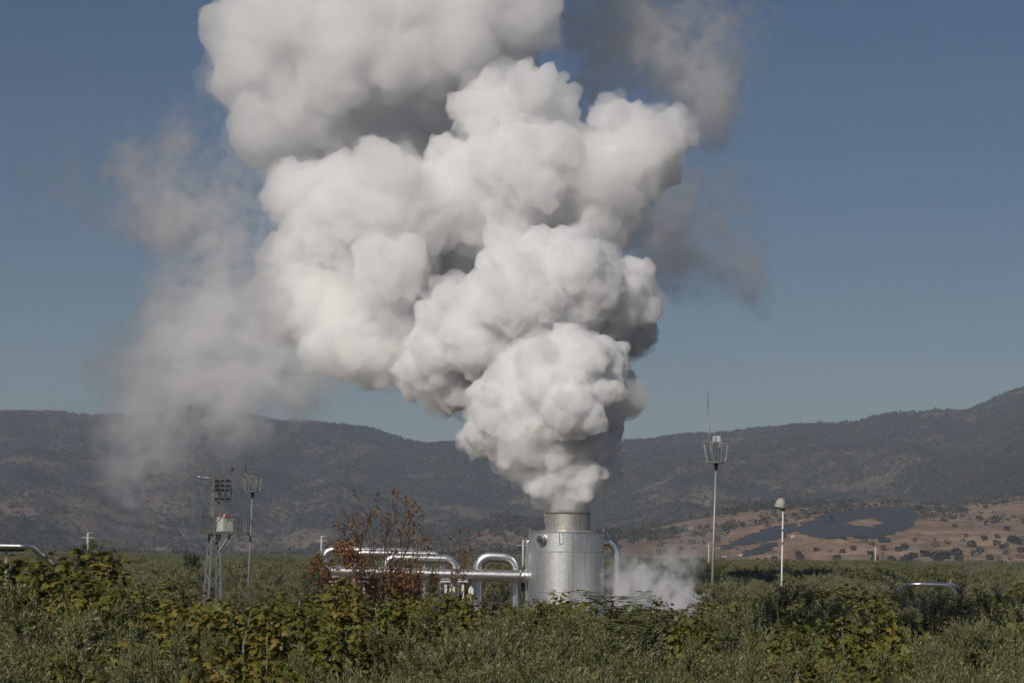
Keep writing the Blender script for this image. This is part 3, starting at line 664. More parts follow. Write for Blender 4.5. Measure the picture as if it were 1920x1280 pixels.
    # transformer: tank with cooling fins, lid, bushings, conservator
    zc = z0 + .12; cx = (416 - 397) / s; body = box('transformer_tank', rot @ Vector((cx, -.15, zc + .55)), (.95, 1.05, 1.08), M_TRAFO, e, -R(28) + R(38), .03)
    rr = Matrix.Rotation(-R(28) + R(38), 3, 'Z'); cc = rot @ Vector((cx, -.15, zc + .55))
    for k in range(7): q = cc + rr @ Vector((.53, -.42 + .14 * k, -.03)); box('cooling_fin', q, (.12, .03, .9), M_TRAFO, body, -R(28) + R(38))
    box('lid', cc + Vector((0, 0, .57)), (1.02, 1.12, .06), M_TRAFO, body, -R(28) + R(38), .01)
    for k in range(3): q = cc + rr @ Vector((.0 + .0 * k, -.3 + .3 * k, .6)); lathe('bushing', [(.0, 0), (.09, 0), (.05, .07), (.1, .1), (.05, .16), (.09, .19), (.04, .25), (.03, .32), (0, .32)], q + rr @ Vector((.2, 0, 0)), M_RED, body, 10)
    for k in range(3): q = cc + rr @ Vector((-.25, -.3 + .3 * k, .6)); lathe('bushing', [(.0, 0), (.06, 0), (.04, .1), (.05, .2), (0, .22)], q, M_RED if k else M_WHITE, body, 10)
    box('plate', cc + rr @ Vector((-.1, -.532, .3)), (.1, .02, .14), M_DARKST, body, -R(28) + R(38))
    return e
# ------------------------------------------------------------------ basket masts and light pole
def mast(base, head, rb, rt, fl, rail, hs_f, hs_r, ant, Y, label, boxes=None, mat=None):
    b = P(*base, Y); h = P(*head, Y); k = (h.z) / (h.z - b.z); g = Vector((h.x - (h.x - b.x) * k, Y, 0)); mat = mat or M_GALV
    e = empty('basket_mast', g, label, 'mast'); ax = (h - g)
    rod('pole', (0, 0, -.05), ax, rb, mat, e, rt, 12)
    u = ax.normalized(); s = FPX / Y
    n = int(ax.length / .55)
    for i in range(4, n):
        q = ax * (i / n); sd2 = 1 if i % 2 else -1; rr = rb + (rt - rb) * i / n
        bar('step_peg', q + Vector((sd2 * rr, 0, 0)), q + Vector((sd2 * (rr + .16), 0, .01)), .028, M_DARKST, e)
    zf, zr = P(*fl, Y) - g, P(*rail, Y) - g; N = 8
    ring = lambda c, r: [c + Vector((r * math.cos(2 * math.pi * (i + .5) / N), r * math.sin(2 * math.pi * (i + .5) / N), 0)) for i in range(N)]
    A, B = ring(zf, hs_f), ring(zr, hs_r)
    V = A + [a + Vector((0, 0, .06)) for a in A]; mesh_obj('basket_floor', V, [tuple(range(N - 1, -1, -1)), tuple(range(N, 2 * N))] + [(i, (i + 1) % N, N + (i + 1) % N, N + i) for i in range(N)], M_DARKST, e)
    for i in range(N):
        bar('basket_post', A[i] + Vector((0, 0, .03)), B[i], .05, mat, e); bar('basket_rail', B[i], B[(i + 1) % N], .06, mat, e); bar('floor_rail', A[i], A[(i + 1) % N], .07, mat, e)
    rod('gusset', ax - u * .45, zf, rt * 1.0, M_DARKST, e, rt * 2.2, 8)
    if ant:
        a0, a1, a2 = (P(*q, Y - hs_f * .5) - g for q in ant); rod('antenna_mount', a0, a1, .05, mat, e); rod('antenna_whip', a1, a2, .03, M_DARKST, e, .012)
    for px0, px1, py0, py1, d in boxes or ():
        q0, q1 = P(px0, py0, Y + d) - g, P(px1, py1, Y + d) - g
        o = box('equipment_box', (q0 + q1) / 2, (abs(q1.x - q0.x), .35, abs(q1.z - q0.z)), M_BOX, e, R(12), .02); bar('box_pole', Vector((q0.x, d, zf.z)) , Vector((q0.x + .1, d, q1.z)), .05, M_DARKST, e)
    return e
def masts():
    mast((464.5, 1125), (473.5, 924), .105, .075, (474, 921.5), (473.5, 893), 14 / 24, 17.5 / 24, [(463, 918), (461, 885), (459.5, 846)], 188.0, 'slim grey mast with an empty railed basket beside the lattice pylon', None, paint_mat('weathered_mast_steel', (.22, .22, .20), .7, .4))
    mast((1334.5, 1135), (1342.5, 872), .12, .09, (1343, 867), (1342.5, 829), 18 / 24, 24 / 24, [(1331, 866), (1328, 765), (1327, 734)], 186.0, 'tall grey mast whose railed basket holds two pale boxes', [(1337, 1340, 817, 829, -.3), (1342.5, 1350, 817, 829, -.2)])
    Y = 150.0; b = P(1464.5, 1150, Y); h = P(1468, 957, Y); k = h.z / (h.z - b.z); g = Vector((h.x - (h.x - b.x) * k, Y, 0)); s = FPX / Y
    e = empty('hooded_light_pole', g, 'slim pale pole topped by a hooded grey lamp head', 'lamp post'); ax = h - g
    rod('pole', (0, 0, -.05), ax, .065, M_WHITE, e, .045, 12)
    for t in (.78, .87): q = ax * t; rod('collar', q - Vector((0, 0, .06)), q + Vector((0, 0, .06)), .10, M_GALV, e, k=12)
    q = ax + (P(1468, 974, Y) - P(1468, 957, Y)); bar('arm', q - Vector((.19, 0, 0)), q + Vector((.2, 0, 0)), .04, M_DARKST, e)
    for sx in (-.2, .2): box('clamp', q + Vector((sx, 0, 0)), (.09, .09, .12), M_DARKST, e)
    q = P(1462, 949, Y) - g; t = Vector((-.42, -.35, -.5)).normalized()      # bell hood opening down and to the side
    prof = [(0.02, .64), (.16, .60), (.27, .48), (.33, .28), (.35, .08), (.32, -.02), (.29, .0), (.26, .3), (.1, .5)]
    hd = lathe('lamp_hood', prof, (0, 0, 0), M_HOOD, e, 24); hd.location = q + Vector((-.0, 0, -.1)); hd.rotation_euler = (R(-8), R(14), 0)
    rod('lamp', Vector((0, 0, -.12)), Vector((0, 0, .3)), .10, M_WHITE, hd, .13, 12)
    box('ballast_box', P(1468.5, 955, Y) - g, (.16, .18, .16), M_DARKST, e); rod('lamp_bracket', P(1468, 957, Y) - g, P(1463, 948, Y) - g, .05, M_DARKST, e)
    q = P(1458, 1066, Y) - g; box('side_box', q, (.30, .25, .16), M_DARKST, e, R(20), .03); bar('side_bracket', q, ax * ((q.z) / ax.z), .04, M_DARKST, e)
def utility_poles():
    for px, py, Y, lab in ((165, 998, 450, 'white concrete power pole rising behind the round bush'), (603, 1004, 455, 'white concrete power pole behind the round return bend of the pipework'), (981, 1012, 420, 'white concrete power pole close to the slim drain pipe of the tank'),
                           (1329, 1018, 700, 'pale concrete power pole beside the tall basket mast'), (1641.5, 1024, 900, 'white concrete power pole in front of the brown foothill'), (1655, 1032, 880, 'brown wooden power pole in front of the brown foothill'), (1919, 1086, 240, 'grey post standing in the orchard near the short white pipe stub')):
        t = P(px, py, Y); e = empty('power_pole', (t.x, Y, 0), lab, 'pole', 'power poles across the plain'); mt = M_RIM if 'brown' in lab[:6] else M_CONC; w = .17 * max(1, Y / 600)
        rod('pole', (0, 0, -.05), (0, 0, t.z), w * 1.3, mt, e, w, 8)
        if Y > 300:
            bar('crossarm', (-1.1, 0, t.z - .9), (1.1, 0, t.z - .9), .14, mt, e); bar('crossarm', (-.1, 0, t.z - .05), (.75, 0, t.z - .05), .12, mt, e)
            for x in (-1.0, 0.45, 1.0): rod('insulator', (x, 0, t.z - .83), (x, 0, t.z - .5), .06, M_DARKST, e)
def small_things():
    q = P(221, 1122, 62); e = empty('utility_cabinet', (q.x, q.y, 0), 'grey and red utility cabinet with a white cap half hidden by fig leaves', 'cabinet')
    z = q.z; w = 62 / FPX
    box('cabinet_body', (.05, 0, (z + .1) / 2), (9 * w, .16, z + .1), M_DARKST if 0 else paint_mat('cabinet_grey', (.24, .20, .18), .6), e, 0, .006); box('cap', (.05, 0, z + .13), (10 * w, .2, .05), M_WHITE, e, 0, .006)
    box('side_panel', (.05 - 9 * w, .02, (z + .1) / 2), (8 * w, .12, z + .08), paint_mat('cabinet_red', (.20, .035, .03), .6), e, 0, .006)
# ------------------------------------------------------------------ plant kinds
M_FIG = leaf_mat('fig_leaf', [(.0, (.045, .062, .010)), (.38, (.110, .122, .018)), (.62, (.185, .165, .024)), (.85, (.26, .175, .032)), (1, (.22, .115, .04))], (.165, .165, .05), .3)
M_OLIVE = leaf_mat('olive_leaf', [(.0, (.042, .056, .016)), (.40, (.095, .110, .036)), (.70, (.165, .168, .055)), (1, (.26, .235, .08))], (.20, .205, .10), .15, .45)
M_OLIVE_M = leaf_mat('orchard_olive_leaf', [(.0, (.036, .050, .016)), (.40, (.085, .100, .036)), (.70, (.17, .17, .068)), (1, (.26, .23, .09))], (.22, .22, .12), .15, .5, .5)
M_DARK = leaf_mat('dark_and_shaded_leaf', [(.0, (.012, .018, .010)), (.5, (.022, .030, .014)), (1, (.045, .05, .022))], None, .1)  # own dark green of the bushes; on the orchard row it paints shade
M_RUST = leaf_mat('rust_leaf', [(.0, (.15, .066, .026)), (.35, (.25, .115, .038)), (.6, (.29, .165, .040)), (.8, (.30, .22, .040)), (1, (.20, .20, .035))], None, .3, tree_var=0)
M_BROWN = leaf_mat('brown_leaf', [(.0, (.05, .032, .012)), (.5, (.10, .055, .02)), (1, (.13, .09, .025))], None, .2)
M_AILAN = leaf_mat('ailanthus_leaf', [(.0, (.05, .075, .016)), (.5, (.10, .13, .026)), (1, (.19, .19, .04))], (.15, .17, .06), .3)
M_BARKF = bark_mat('fig_bark', (.13, .115, .095), (.30, .27, .23)); M_BARKO = bark_mat('olive_bark', (.06, .05, .04), (.16, .14, .115)); M_BARKR = bark_mat('red_twig_bark', (.06, .042, .032), (.14, .095, .072))
def height(proto): 
    n = len(proto[0].vertices); a = np.empty(n * 3, np.float32); proto[0].vertices.foreach_get('co', a); return float(np.quantile(a[2::3], .9995)), float(np.quantile(np.abs(a[0::3]), .97))
FIGS = [plant_proto('fig_tree', *fig_tree(s, 2.1, 3.3, 1.8, n, 14, .168), M_FIG, M_BARKF) for s, n in ((1, 520), (12, 460), (23, 480))]
OLIVES = [plant_proto('olive_tree', *olive_tree(s, 1.9, 3.0, 1.7, n, 24, .070, .44, u, 40, 14), M_OLIVE, M_BARKO) for s, n, u in ((2, 3100, .35), (14, 2900, .6), (25, 3000, .2))]
FIGS_M = [plant_proto('orchard_fig', *fig_tree(s, 2.3, 3.2, 1.3, 210, 10, .26, True), M_FIG, M_BARKF) for s in (31, 32, 33)]
OLIVES_M = [plant_proto('orchard_olive', *olive_tree(s, 2.0, 3.0, 1.1, 800, 12, .16, .6, u, 12, 10), M_OLIVE_M, M_BARKO) for s, u in ((41, .5), (42, .8), (43, .4))]
DARK_M = [plant_proto('shaded_orchard_tree', *olive_tree(s, 2.3, 3.4, .8, 1300, 14, .14, .55, .7, 12, 10), M_DARK, M_BARKO) for s in (51, 52)]  # orchard trees with shade painted in as darker leaf colour
HT = {}
def tree_at(name, proto, px, py, Y, label, cat, group, wide=1.0, seed=0):
    if proto[0].name not in HT: HT[proto[0].name] = height(proto)
    h, w = HT[proto[0].name]; t = P(px, py, Y); k = t.z / h
    return put_tree(name, proto, (t.x, t.y, 0), (k ** .5 * wide, k ** .5 * wide, k), seed * 2.399, label, cat, group)
def ailanthus(seed):
    """Upright shoots with long feather leaves, each leaf a stalk with paired leaflets."""
    rng = np.random.default_rng(seed); LVs = []; tubes = []
    tips = [np.array([rng.normal(0, .5), rng.normal(0, .5), rng.uniform(4.2, 5.0)]) for _ in range(8)]
    tips[0] = np.array([0, 0, 5.05])
    for tp in tips:
        tubes.append(tube_path(limb([rng.normal(0, .1), rng.normal(0, .1), -.05], tp, rng, .05), np.linspace(.05, .02, 6), 5))
        for j in range(16):
            a = j * 2.4 + rng.uniform(0, .5); el = rng.uniform(.15, 1.0); d = np.array([np.cos(a) * np.cos(el), np.sin(a) * np.cos(el), np.sin(el)]); L = rng.uniform(.95, 1.4)
            b = tp - np.array([0, 0, j * .11]); t = np.linspace(0, 1, 11); pts = b + d * (t * L)[:, None] + np.array([0, 0, -.35 * L]) * (t ** 2)[:, None]
            tubes.append(tube_path(pts[::2], np.full(6, .006), 3))
            side = np.cross(d, [0, 0, 1]); side /= np.linalg.norm(side) + 1e-9
            for s in (-1, 1):
                D = np.tile(side * s + d * .35 + np.array([0, 0, -.15]), (10, 1)) + rng.normal(0, .08, (10, 3))
                LVs.append(place(BR_V * np.array([1, .62, 1]), BR_F, pts[1:], D, .25 * np.linspace(1.05, .75, 10), rng, rng.normal(0, .2, 10)))
    return join(LVs), join(tubes)
def autumn_tree(seed):
    """Many long shoots fanning from one base to a dome, half bare: fine twigs with loose tufts of rust and yellow leaves."""
    rng = np.random.default_rng(seed); tubes = []; E = []; Dd = []
    for i in range(26):
        a = rng.uniform(0, 2 * np.pi); s = np.sqrt(rng.uniform(0, 1)); x, y = np.cos(a) * s, np.sin(a) * s
        tip = np.array([x * 3.7, y * 2.6, 9.0 - 2.6 * s * s + rng.normal(0, .55)]); base = np.array([x * .5, y * .4, -.05])
        path = limb(base, tip, rng, .05, 12); path[:, :2] += (np.array([x, y]) * np.sin(np.linspace(0, 1, 12) * np.pi)[:, None]) * .45
        tubes.append(tube_path(path, np.linspace(.055, .012, 12), 4))
        for j in range(15):
            t = rng.uniform(.3, 1.0); q = path[min(11, int(t * 11.99))]; d = (tip - base) / np.linalg.norm(tip - base) + rng.normal(0, .55, 3); d /= np.linalg.norm(d); L = rng.uniform(.5, 1.5) * (1.25 - .6 * t)
            e = q + d * L; tubes.append(tube_path(limb(q, e, rng, .08, 4), np.linspace(.014, .006, 4), 3)); E.append(e); Dd.append(d)
            for k in range(3): w = q + d * L * rng.uniform(.3, .9); d2 = d + rng.normal(0, .6, 3); d2 /= np.linalg.norm(d2); e2 = w + d2 * rng.uniform(.2, .5); tubes.append(tube_path(np.array([w, (w + e2) / 2, e2]), [.007, .006, .005], 3)); E.append(e2); Dd.append(d2)
    E = np.array(E); Dd = np.array(Dd); dens = vnoise(E[:, 0] + .3 * E[:, 1], E[:, 2], 1.7, 2, 3)
    P0, D0, S0 = [], [], []
    for e, d, w in zip(E, Dd, dens):
        lean = .30 if e[0] < -1.2 else 0.0
        for k in range(int(rng.poisson(max(2.0, 15 * (w + .16 + lean))))): P0.append(e + rng.normal(0, .10, 3)); D0.append(d * .3 + rng.normal(0, .7, 3) + [0, 0, -.3]); S0.append(rng.uniform(.12, .22))
    return place(BR_V, BR_F, np.array(P0), np.array(D0), np.array(S0), rng), join(tubes)
NEAR = [  # kind, px, py of the top, distance, width, label
 ('f', 112, 1027, 46, 1.1, 'tall yellow green fig tree standing above its neighbours, next to the raised pipeline'), ('f', 205, 1064, 44, .9, 'fig tree growing just behind the grey and red cabinet'), ('f', 26, 1040, 49, 1.15, 'fig tree under the raised pipeline'),
 ('f', 70, 1050, 48, .9, None), ('o', 15, 1066, 41, 1.0, None), ('o', 88, 1100, 37, 1.0, None), ('o', 165, 1165, 33, .9, None), ('f', 272, 1108, 49, .85, None), ('o', 300, 1168, 31, .62, None), ('o', 35, 1196, 29, .9, None), ('f', 225, 1205, 33, .9, None),
 ('f', 400, 1120, 52, 1, None), ('f', 345, 1146, 42, .9, None), ('f', 480, 1118, 46, .9, None), ('f', 560, 1122, 47, 1, None), ('f', 640, 1094, 49, .85, None), ('f', 705, 1112, 51, .9, None), ('f', 430, 1190, 34, .9, None), ('f', 560, 1178, 36, .95, None),
 ('f', 770, 1122, 52, .9, None), ('f', 655, 1168, 38, .8, None), ('f', 345, 1226, 29, .7, None), ('o', 800, 1170, 41, .9, None), ('o', 895, 1128, 43, .9, None), ('o', 985, 1150, 39, 1, None), ('o', 1050, 1138, 44, .8, None), ('o', 860, 1198, 32, .9, None),
 ('o', 1000, 1196, 31, .9, None), ('o', 1130, 1176, 37, .9, None), ('o', 1220, 1196, 35, .9, None), ('o', 725, 1220, 30, .7, None), ('f', 1020, 1112, 58, .9, None), ('f', 1075, 1124, 56, .8, None), ('f', 885, 1114, 58, .9, None), ('f', 945, 1126, 57, .9, None),
 ('f', 1308, 1146, 47, .7, None), ('f', 1268, 1172, 44, .7, None), ('o', 1380, 1128, 49, .75, None), ('o', 1440, 1158, 47, .8, None), ('o', 1365, 1186, 37, .9, None), ('f', 1505, 1156, 46, .8, None), ('f', 1585, 1152, 43, .9, None), ('f', 1636, 1124, 48, .6, None),
 ('f', 1560, 1186, 35, .9, None), ('f', 1700, 1172, 45, .8, None), ('o', 1880, 1132, 42, .8, None), ('o', 1765, 1186, 37, .8, None), ('o', 1640, 1214, 32, .8, None), ('o', 1850, 1212, 31, .8, None), ('o', 1470, 1208, 33, .8, None), ('o', 1320, 1222, 30, .8, None),
 ('o', 1180, 1230, 29.5, .8, None), ('o', 1095, 1222, 30, .8, None), ('f', 1925, 1160, 53, .9, None), ('f', 1690, 1212, 34, .8, None), ('f', 1560, 1236, 29, .6, None), ('f', 500, 1228, 29.5, .7, None), ('o', 600, 1238, 28.5, .6, None), ('o', 1935, 1196, 34, .8, None), ('f', 130, 1222, 30, .7, None)]
TAKEN = []
def near_garden():
    for i, (k, px, py, Y, w, lab) in enumerate(NEAR):
        fig = k == 'f'; pr = (FIGS if fig else OLIVES)[i % 3]
        if not lab:
            spot = next(t for q, t in ((250, 'under the raised pipeline'), (520, 'below the lattice pylon'), (720, 'before the free end of the pipework'), (985, 'before the pipes next to the tank'), (1150, 'before the tank'), (1290, 'before the low steam'), (1420, 'below the tall basket mast'), (1540, 'below the hooded light pole'), (1700, 'before the row with painted shade'), (9999, 'below the twin pipe loop')) if px < q)
            size = 'tall' if Y > 48 else 'mid sized' if Y > 36 else 'low'
            lab = size + (' fig tree with broad yellowing leaves ' if fig else ' olive tree with narrow grey green leaves ') + spot
        t = tree_at('fig_tree' if fig else 'olive_tree', pr, px, py, Y, lab, 'fig tree' if fig else 'olive tree', 'fig trees in the front thicket' if fig else 'olive trees in the front thicket', w, i); TAKEN.append((t.location.x, t.location.y, 1.6))
    a = plant_proto('ailanthus', *ailanthus(3), M_AILAN, M_BARKR)
    tree_at('ailanthus_sapling', a, 1150, 1106, 50, 'taller feather leaved sapling in front of the tank foot', 'sapling', 'feather leaved saplings', 1, 1); tree_at('ailanthus_sapling', a, 1214, 1140, 47, 'shorter feather leaved sapling in front of the low steam', 'sapling', 'feather leaved saplings', 1, 5)
    r = plant_proto('autumn_tree', *autumn_tree(9), M_RUST, M_BARKR); tree_at('autumn_tree', r, 735, 917, 112, 'half bare tree with rust red twigs and leaves in front of the pipework', 'tree', None, .95, 0)
    sh = plant_proto('rust_shrub', *fig_tree(77, 1.6, 2.2, 1.6, 300, 13, .12, True), M_BROWN, M_BARKR)
    tree_at('rust_shrub', sh, 1790, 1152, 55, 'rust brown shrub among the green figs', 'shrub', None, .9, 2)
    bush = (np_mesh('round_bush_crown', *olive_tree(81, 2.3, 2.6, .7, 1300, 14, .16, .5, .3, 6, 5)[0], M_DARK), OLIVES_M[0][1])
    tree_at('round_bush', bush, 180, 1021, 260, 'round dark green bush standing above the orchard below a white power pole', 'bush', None, .78, 0); tree_at('round_bush', bush, 361, 1030, 330, 'small dark bush on the orchard skyline beside the lattice pylon', 'bush', None, .5, 3)
def allowed(x, Y):
    px = 960 + x / Y * FPX
    if 585 < px < 1345 and 118 < Y < 214: return False
    if 365 < px < 480 and 105 < Y < 192: return False
    if 1448 < px < 1484 and 84 < Y < 152: return False
    if 1685 < px < 1820 and 165 < Y < 222: return False
    return all((x - a) ** 2 + (Y - b) ** 2 > r * r for a, b, r in TAKEN)
def orchard():
    """Trees in rows over the plain: the nearer ones stand singly, those past the limit form one far mass."""
    rng = np.random.default_rng(4); single = []; far = []
    Y = 60.0
    while Y < 1090:
        sp = 6.0 if Y < 500 else 7.5; half = (.235 * Y + 6) if Y < 260 else .25 * Y + 30
        for i in range(int(-half / sp), int(half / sp) + 1):
            x = i * sp + (rng.random() - .5) * 1.9 + (sp / 2 if int(Y / 6.0) % 2 else 0); y = Y + (rng.random() - .5) * 2.2
            if not allowed(x, y): continue
            px = 960 + x / y * FPX
            k = 'o' if vnoise(np.array([x]), np.array([y]), 45, 2, 66)[0] + .1 > 0 else 'f'
            if 1350 < px < 1960 and 84 < y < 101: k = 'd'  # band of shade on the right, put into the leaf colour of these trees
            (single if y < 205 else far).append((x, y, k, rng.random()))
        Y += 6.0 if Y < 500 else 8.0
    for i, (x, y, k, r) in enumerate(single):
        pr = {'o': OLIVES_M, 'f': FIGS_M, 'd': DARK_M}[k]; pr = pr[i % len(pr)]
        if pr[0].name not in HT: HT[pr[0].name] = height(pr)
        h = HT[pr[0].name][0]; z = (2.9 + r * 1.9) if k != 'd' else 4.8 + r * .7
        if 1680 < 960 + x / y * FPX < 1820 and y > 95: z = min(z, 3.1)
        s = z / h; nm, lab, cat, grp = {'o': ('orchard_olive_tree', 'grey green olive tree in the orchard rows around the plant', 'olive tree', 'olive trees of the orchard'), 'f': ('orchard_fig_tree', 'yellowing fig tree in the orchard rows around the plant', 'fig tree', 'fig trees of the orchard'),
            'd': ('shaded_row_tree', 'tree with shade coloured into its leaves in the row beyond the front thicket', 'tree', 'row with painted shade')}[k]
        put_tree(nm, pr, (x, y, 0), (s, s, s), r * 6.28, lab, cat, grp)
    print('singles', {k: sum(1 for q in single if q[2] == k) for k in 'ofd'}, 'far', len(far))
    scatter('distant_orchard', np.array([(x, y, 0) for x, y, k, r in far]), np.array([(2.7 + r * 2.3) / 4.4 for x, y, k, r in far]), [pr[0] for pr in OLIVES_M + FIGS_M], np.array([{'o': 0, 'f': 3, 'd': 0}[k] + int(r * 97) % 3 for x, y, k, r in far]),
            'far olive and fig orchard covering the plain to the hills')
def scatter(name, pts, scl, meshes, pick, label, flat=None):
    """Many small plants as one object: a point per plant, a leaf mesh instanced on each."""
    src = bpy.data.collections.new(name + '_kinds')
    for i, me in enumerate(meshes): src.objects.link(bpy.data.objects.new('%s_kind_%02d' % (name, i), me))
    me = bpy.data.meshes.new(name); me.vertices.add(len(pts)); me.vertices.foreach_set('co', np.ascontiguousarray(pts, np.float32).ravel())
    a = me.attributes.new('size', 'FLOAT', 'POINT'); a.data.foreach_set('value', np.ascontiguousarray(scl, np.float32))
    a = me.attributes.new('kind', 'INT', 'POINT'); a.data.foreach_set('value', np.ascontiguousarray(pick, np.int32))
    g = bpy.data.node_groups.new(name, 'GeometryNodeTree'); g.interface.new_socket('Geometry', in_out='INPUT', socket_type='NodeSocketGeometry'); g.interface.new_socket('Geometry', in_out='OUTPUT', socket_type='NodeSocketGeometry')
    N = g.nodes; L = g.links.new; gi, go = N.new('NodeGroupInput'), N.new('NodeGroupOutput')
    ci = N.new('GeometryNodeCollectionInfo'); ci.inputs[0].default_value = src; ci.inputs['Separate Children'].default_value = True; ci.inputs['Reset Children'].default_value = True
    ip = N.new('GeometryNodeInstanceOnPoints'); ip.inputs['Pick Instance'].default_value = True; L(gi.outputs[0], ip.inputs['Points']); L(ci.outputs[0], ip.inputs['Instance'])
    k = N.new('GeometryNodeInputNamedAttribute'); k.data_type = 'INT'; k.inputs[0].default_value = 'kind'; L(k.outputs[0], ip.inputs['Instance Index'])
    s = N.new('GeometryNodeInputNamedAttribute'); s.data_type = 'FLOAT'; s.inputs[0].default_value = 'size'; L(s.outputs[0], ip.inputs['Scale'])
    rv = N.new('FunctionNodeRandomValue'); rv.data_type = 'FLOAT'; rv.inputs[3].default_value = 6.283; cx = N.new('ShaderNodeCombineXYZ'); L(rv.outputs[1], cx.inputs[2]); L(cx.outputs[0], ip.inputs['Rotation'])
    L(ip.outputs[0], go.inputs[0])
    o = link(name, me); o.modifiers.new('plants', 'NODES').node_group = g
    return tag(o, label, kind='stuff')
def blob_bush(seed, n, leaf, mat, name, R_=1.0, H=1.6):
    rng = np.random.default_rng(seed); d = rng.normal(size=(n, 3)); d /= np.linalg.norm(d, axis=1, keepdims=True); r = rng.uniform(.55, 1, n)[:, None]
    p = d * r * np.array([R_, R_, H * .5]) * (1 + .25 * np.sin(d[:, 0:1] * 5 + seed)) + np.array([0, 0, H * .5]); D = d + rng.normal(0, .6, (n, 3))
    return np_mesh(name, *place(BR_V * np.array([1, 1.5, 1]), BR_F, p, D, leaf * rng.uniform(.7, 1.3, n), rng, rng.uniform(0, 6.28, n)), mat)
def hillside():
    rng = np.random.default_rng(17)
    M_SCR = leaf_mat('scrub_leaf', [(.0, (.020, .026, .015)), (.5, (.036, .042, .022)), (.8, (.065, .058, .032)), (1, (.10, .07, .04))], None, 0, .8, .6)
    kinds = [blob_bush(s, 26, .75, M_SCR, 'scrub_%d' % s) for s in (1, 2, 3)]
    # candidates over the slopes, thinned by cover
    n = 420000; y = 1150 + (4150 - 1150) * rng.random(n) ** .75; x = (rng.random(n) * 2 - 1) * (.232 * y + 40)
    c = cover_of(x, y); cl = vnoise(x, y, 70, 3, 44) * .9 + vnoise(x, y, 260, 2, 45) * .7
    keep = rng.random(n) < np.clip((c - .12) * .9 + cl * .8, 0.004, .8) * np.where(y > 3900, .5, .42) * np.where(y < 1700, .22, 1)
    sun_f = solar_mask(x, y); keep &= ~sun_f
    x, y = x[keep], y[keep]; z = hill_height(x, y)
    ok = z > 1.0; x, y, z = x[ok], y[ok], z[ok]
    print('scrub', len(x))
    scatter('hillside_scrub', np.stack([x, y, z - .2], 1), rng.uniform(.7, 2.0, len(x)) * np.where(rng.random(len(x)) < .1, 1.6, 1), kinds, rng.integers(0, 3, len(x)), 'dark scrub and small trees dotting the mountain slopes')
    # trees that can be told apart on the brown foothill
    big = [(blob_bush(s, 150, .45, M_DARK, 'foothill_crown_%d' % s, 1.0, 1.7), np_mesh('foothill_trunk_%d' % s, *tube_path([(0, 0, -.3), (0, 0, .5), (.1, 0, 1.1)], [.12, .09, .04], 5), M_BARKO)) for s in (5, 6)]
    i = 0
    for px, py, w in [(1735, 1036, 18), (1752, 1040, 17), (1772, 1040, 19), (1795, 1034, 18), (1798, 1047, 14), (1822, 1020, 15), (1838, 1030, 14), (1868, 1018, 13), (1880, 1024, 12), (1896, 1008, 14), (1908, 1015, 16), (1915, 1030, 15), (1845, 1008, 10), (1870, 1003, 9), (1888, 990, 10), (1700, 1046, 20), (1712, 1040, 16), (1684, 1030, 12),
                     (1640, 1046, 14), (1570, 1046, 14), (1500, 1045, 14), (1452, 1046, 12), (1496, 1036, 10), (1600, 1026, 10), (1632, 1036, 11), (1855, 1045, 13), (1760, 1052, 16), (1672, 1048, 14), (1530, 1030, 9), (1580, 1034, 9), (1812, 1003, 8), (1790, 985, 9), (1772, 975, 8), (1805, 965, 7)]:
        q = hit_terrain(px, py + w * .4)
        if q is None: continue
        s = w / FPX * q.y / 2.1; put_tree('foothill_tree', big[i % 2], (q.x, q.y, q.z), (s, s, s * (.75 + .25 * rng.random())), i * 1.3, 'round dark tree standing alone on the brown foothill', 'tree', 'trees on the brown foothill'); i += 1
# ------------------------------------------------------------------ solar field on the foothill
FIELDS = [[(1488, 997), (1530, 972), (1580, 962), (1640, 955), (1718, 952), (1722, 968), (1716, 986), (1690, 1000), (1665, 1003), (1650, 1008), (1682, 1018), (1668, 1023), (1650, 1018), (1625, 1010), (1560, 1012), (1516, 1008)],
          [(1345, 1032), (1420, 1000), (1478, 985), (1500, 978), (1512, 975), (1484, 994), (1490, 1002), (1462, 1012), (1420, 1018), (1380, 1028)], [(1375, 1042), (1400, 1034), (1448, 1017), (1470, 1025), (1440, 1034), (1412, 1046), (1385, 1050)]]
HOLE = [(1584, 981), (1615, 974), (1635, 972), (1660, 984), (1632, 992), (1605, 991)]
def inside(poly, x, y):
    r = np.zeros(len(x), bool); n = len(poly)
    for i in range(n):
        (x0, y0), (x1, y1) = poly[i], poly[(i + 1) % n]; c = ((y0 > y) != (y1 > y)) & (x < (x1 - x0) * (y - y0) / (y1 - y0 + 1e-12) + x0); r ^= c
    return r
CI = np.array(CAMROT.inverted())
def project(x, y, z):
    q = np.stack([x, y, z - 6.3], 0); q = CI @ q; return 960 + q[0] / -q[2] * FPX, 640 - q[1] / -q[2] * FPX
def solar_mask(x, y, z=None):
    px, py = project(x, y, hill_height(x, y)); m = np.zeros(len(x), bool)
    for f in FIELDS: m |= inside(f, px, py)
    return m & ~inside(HOLE, px, py) & (y < 2300) & ((x + .35 * y) % 62 > 3.5)
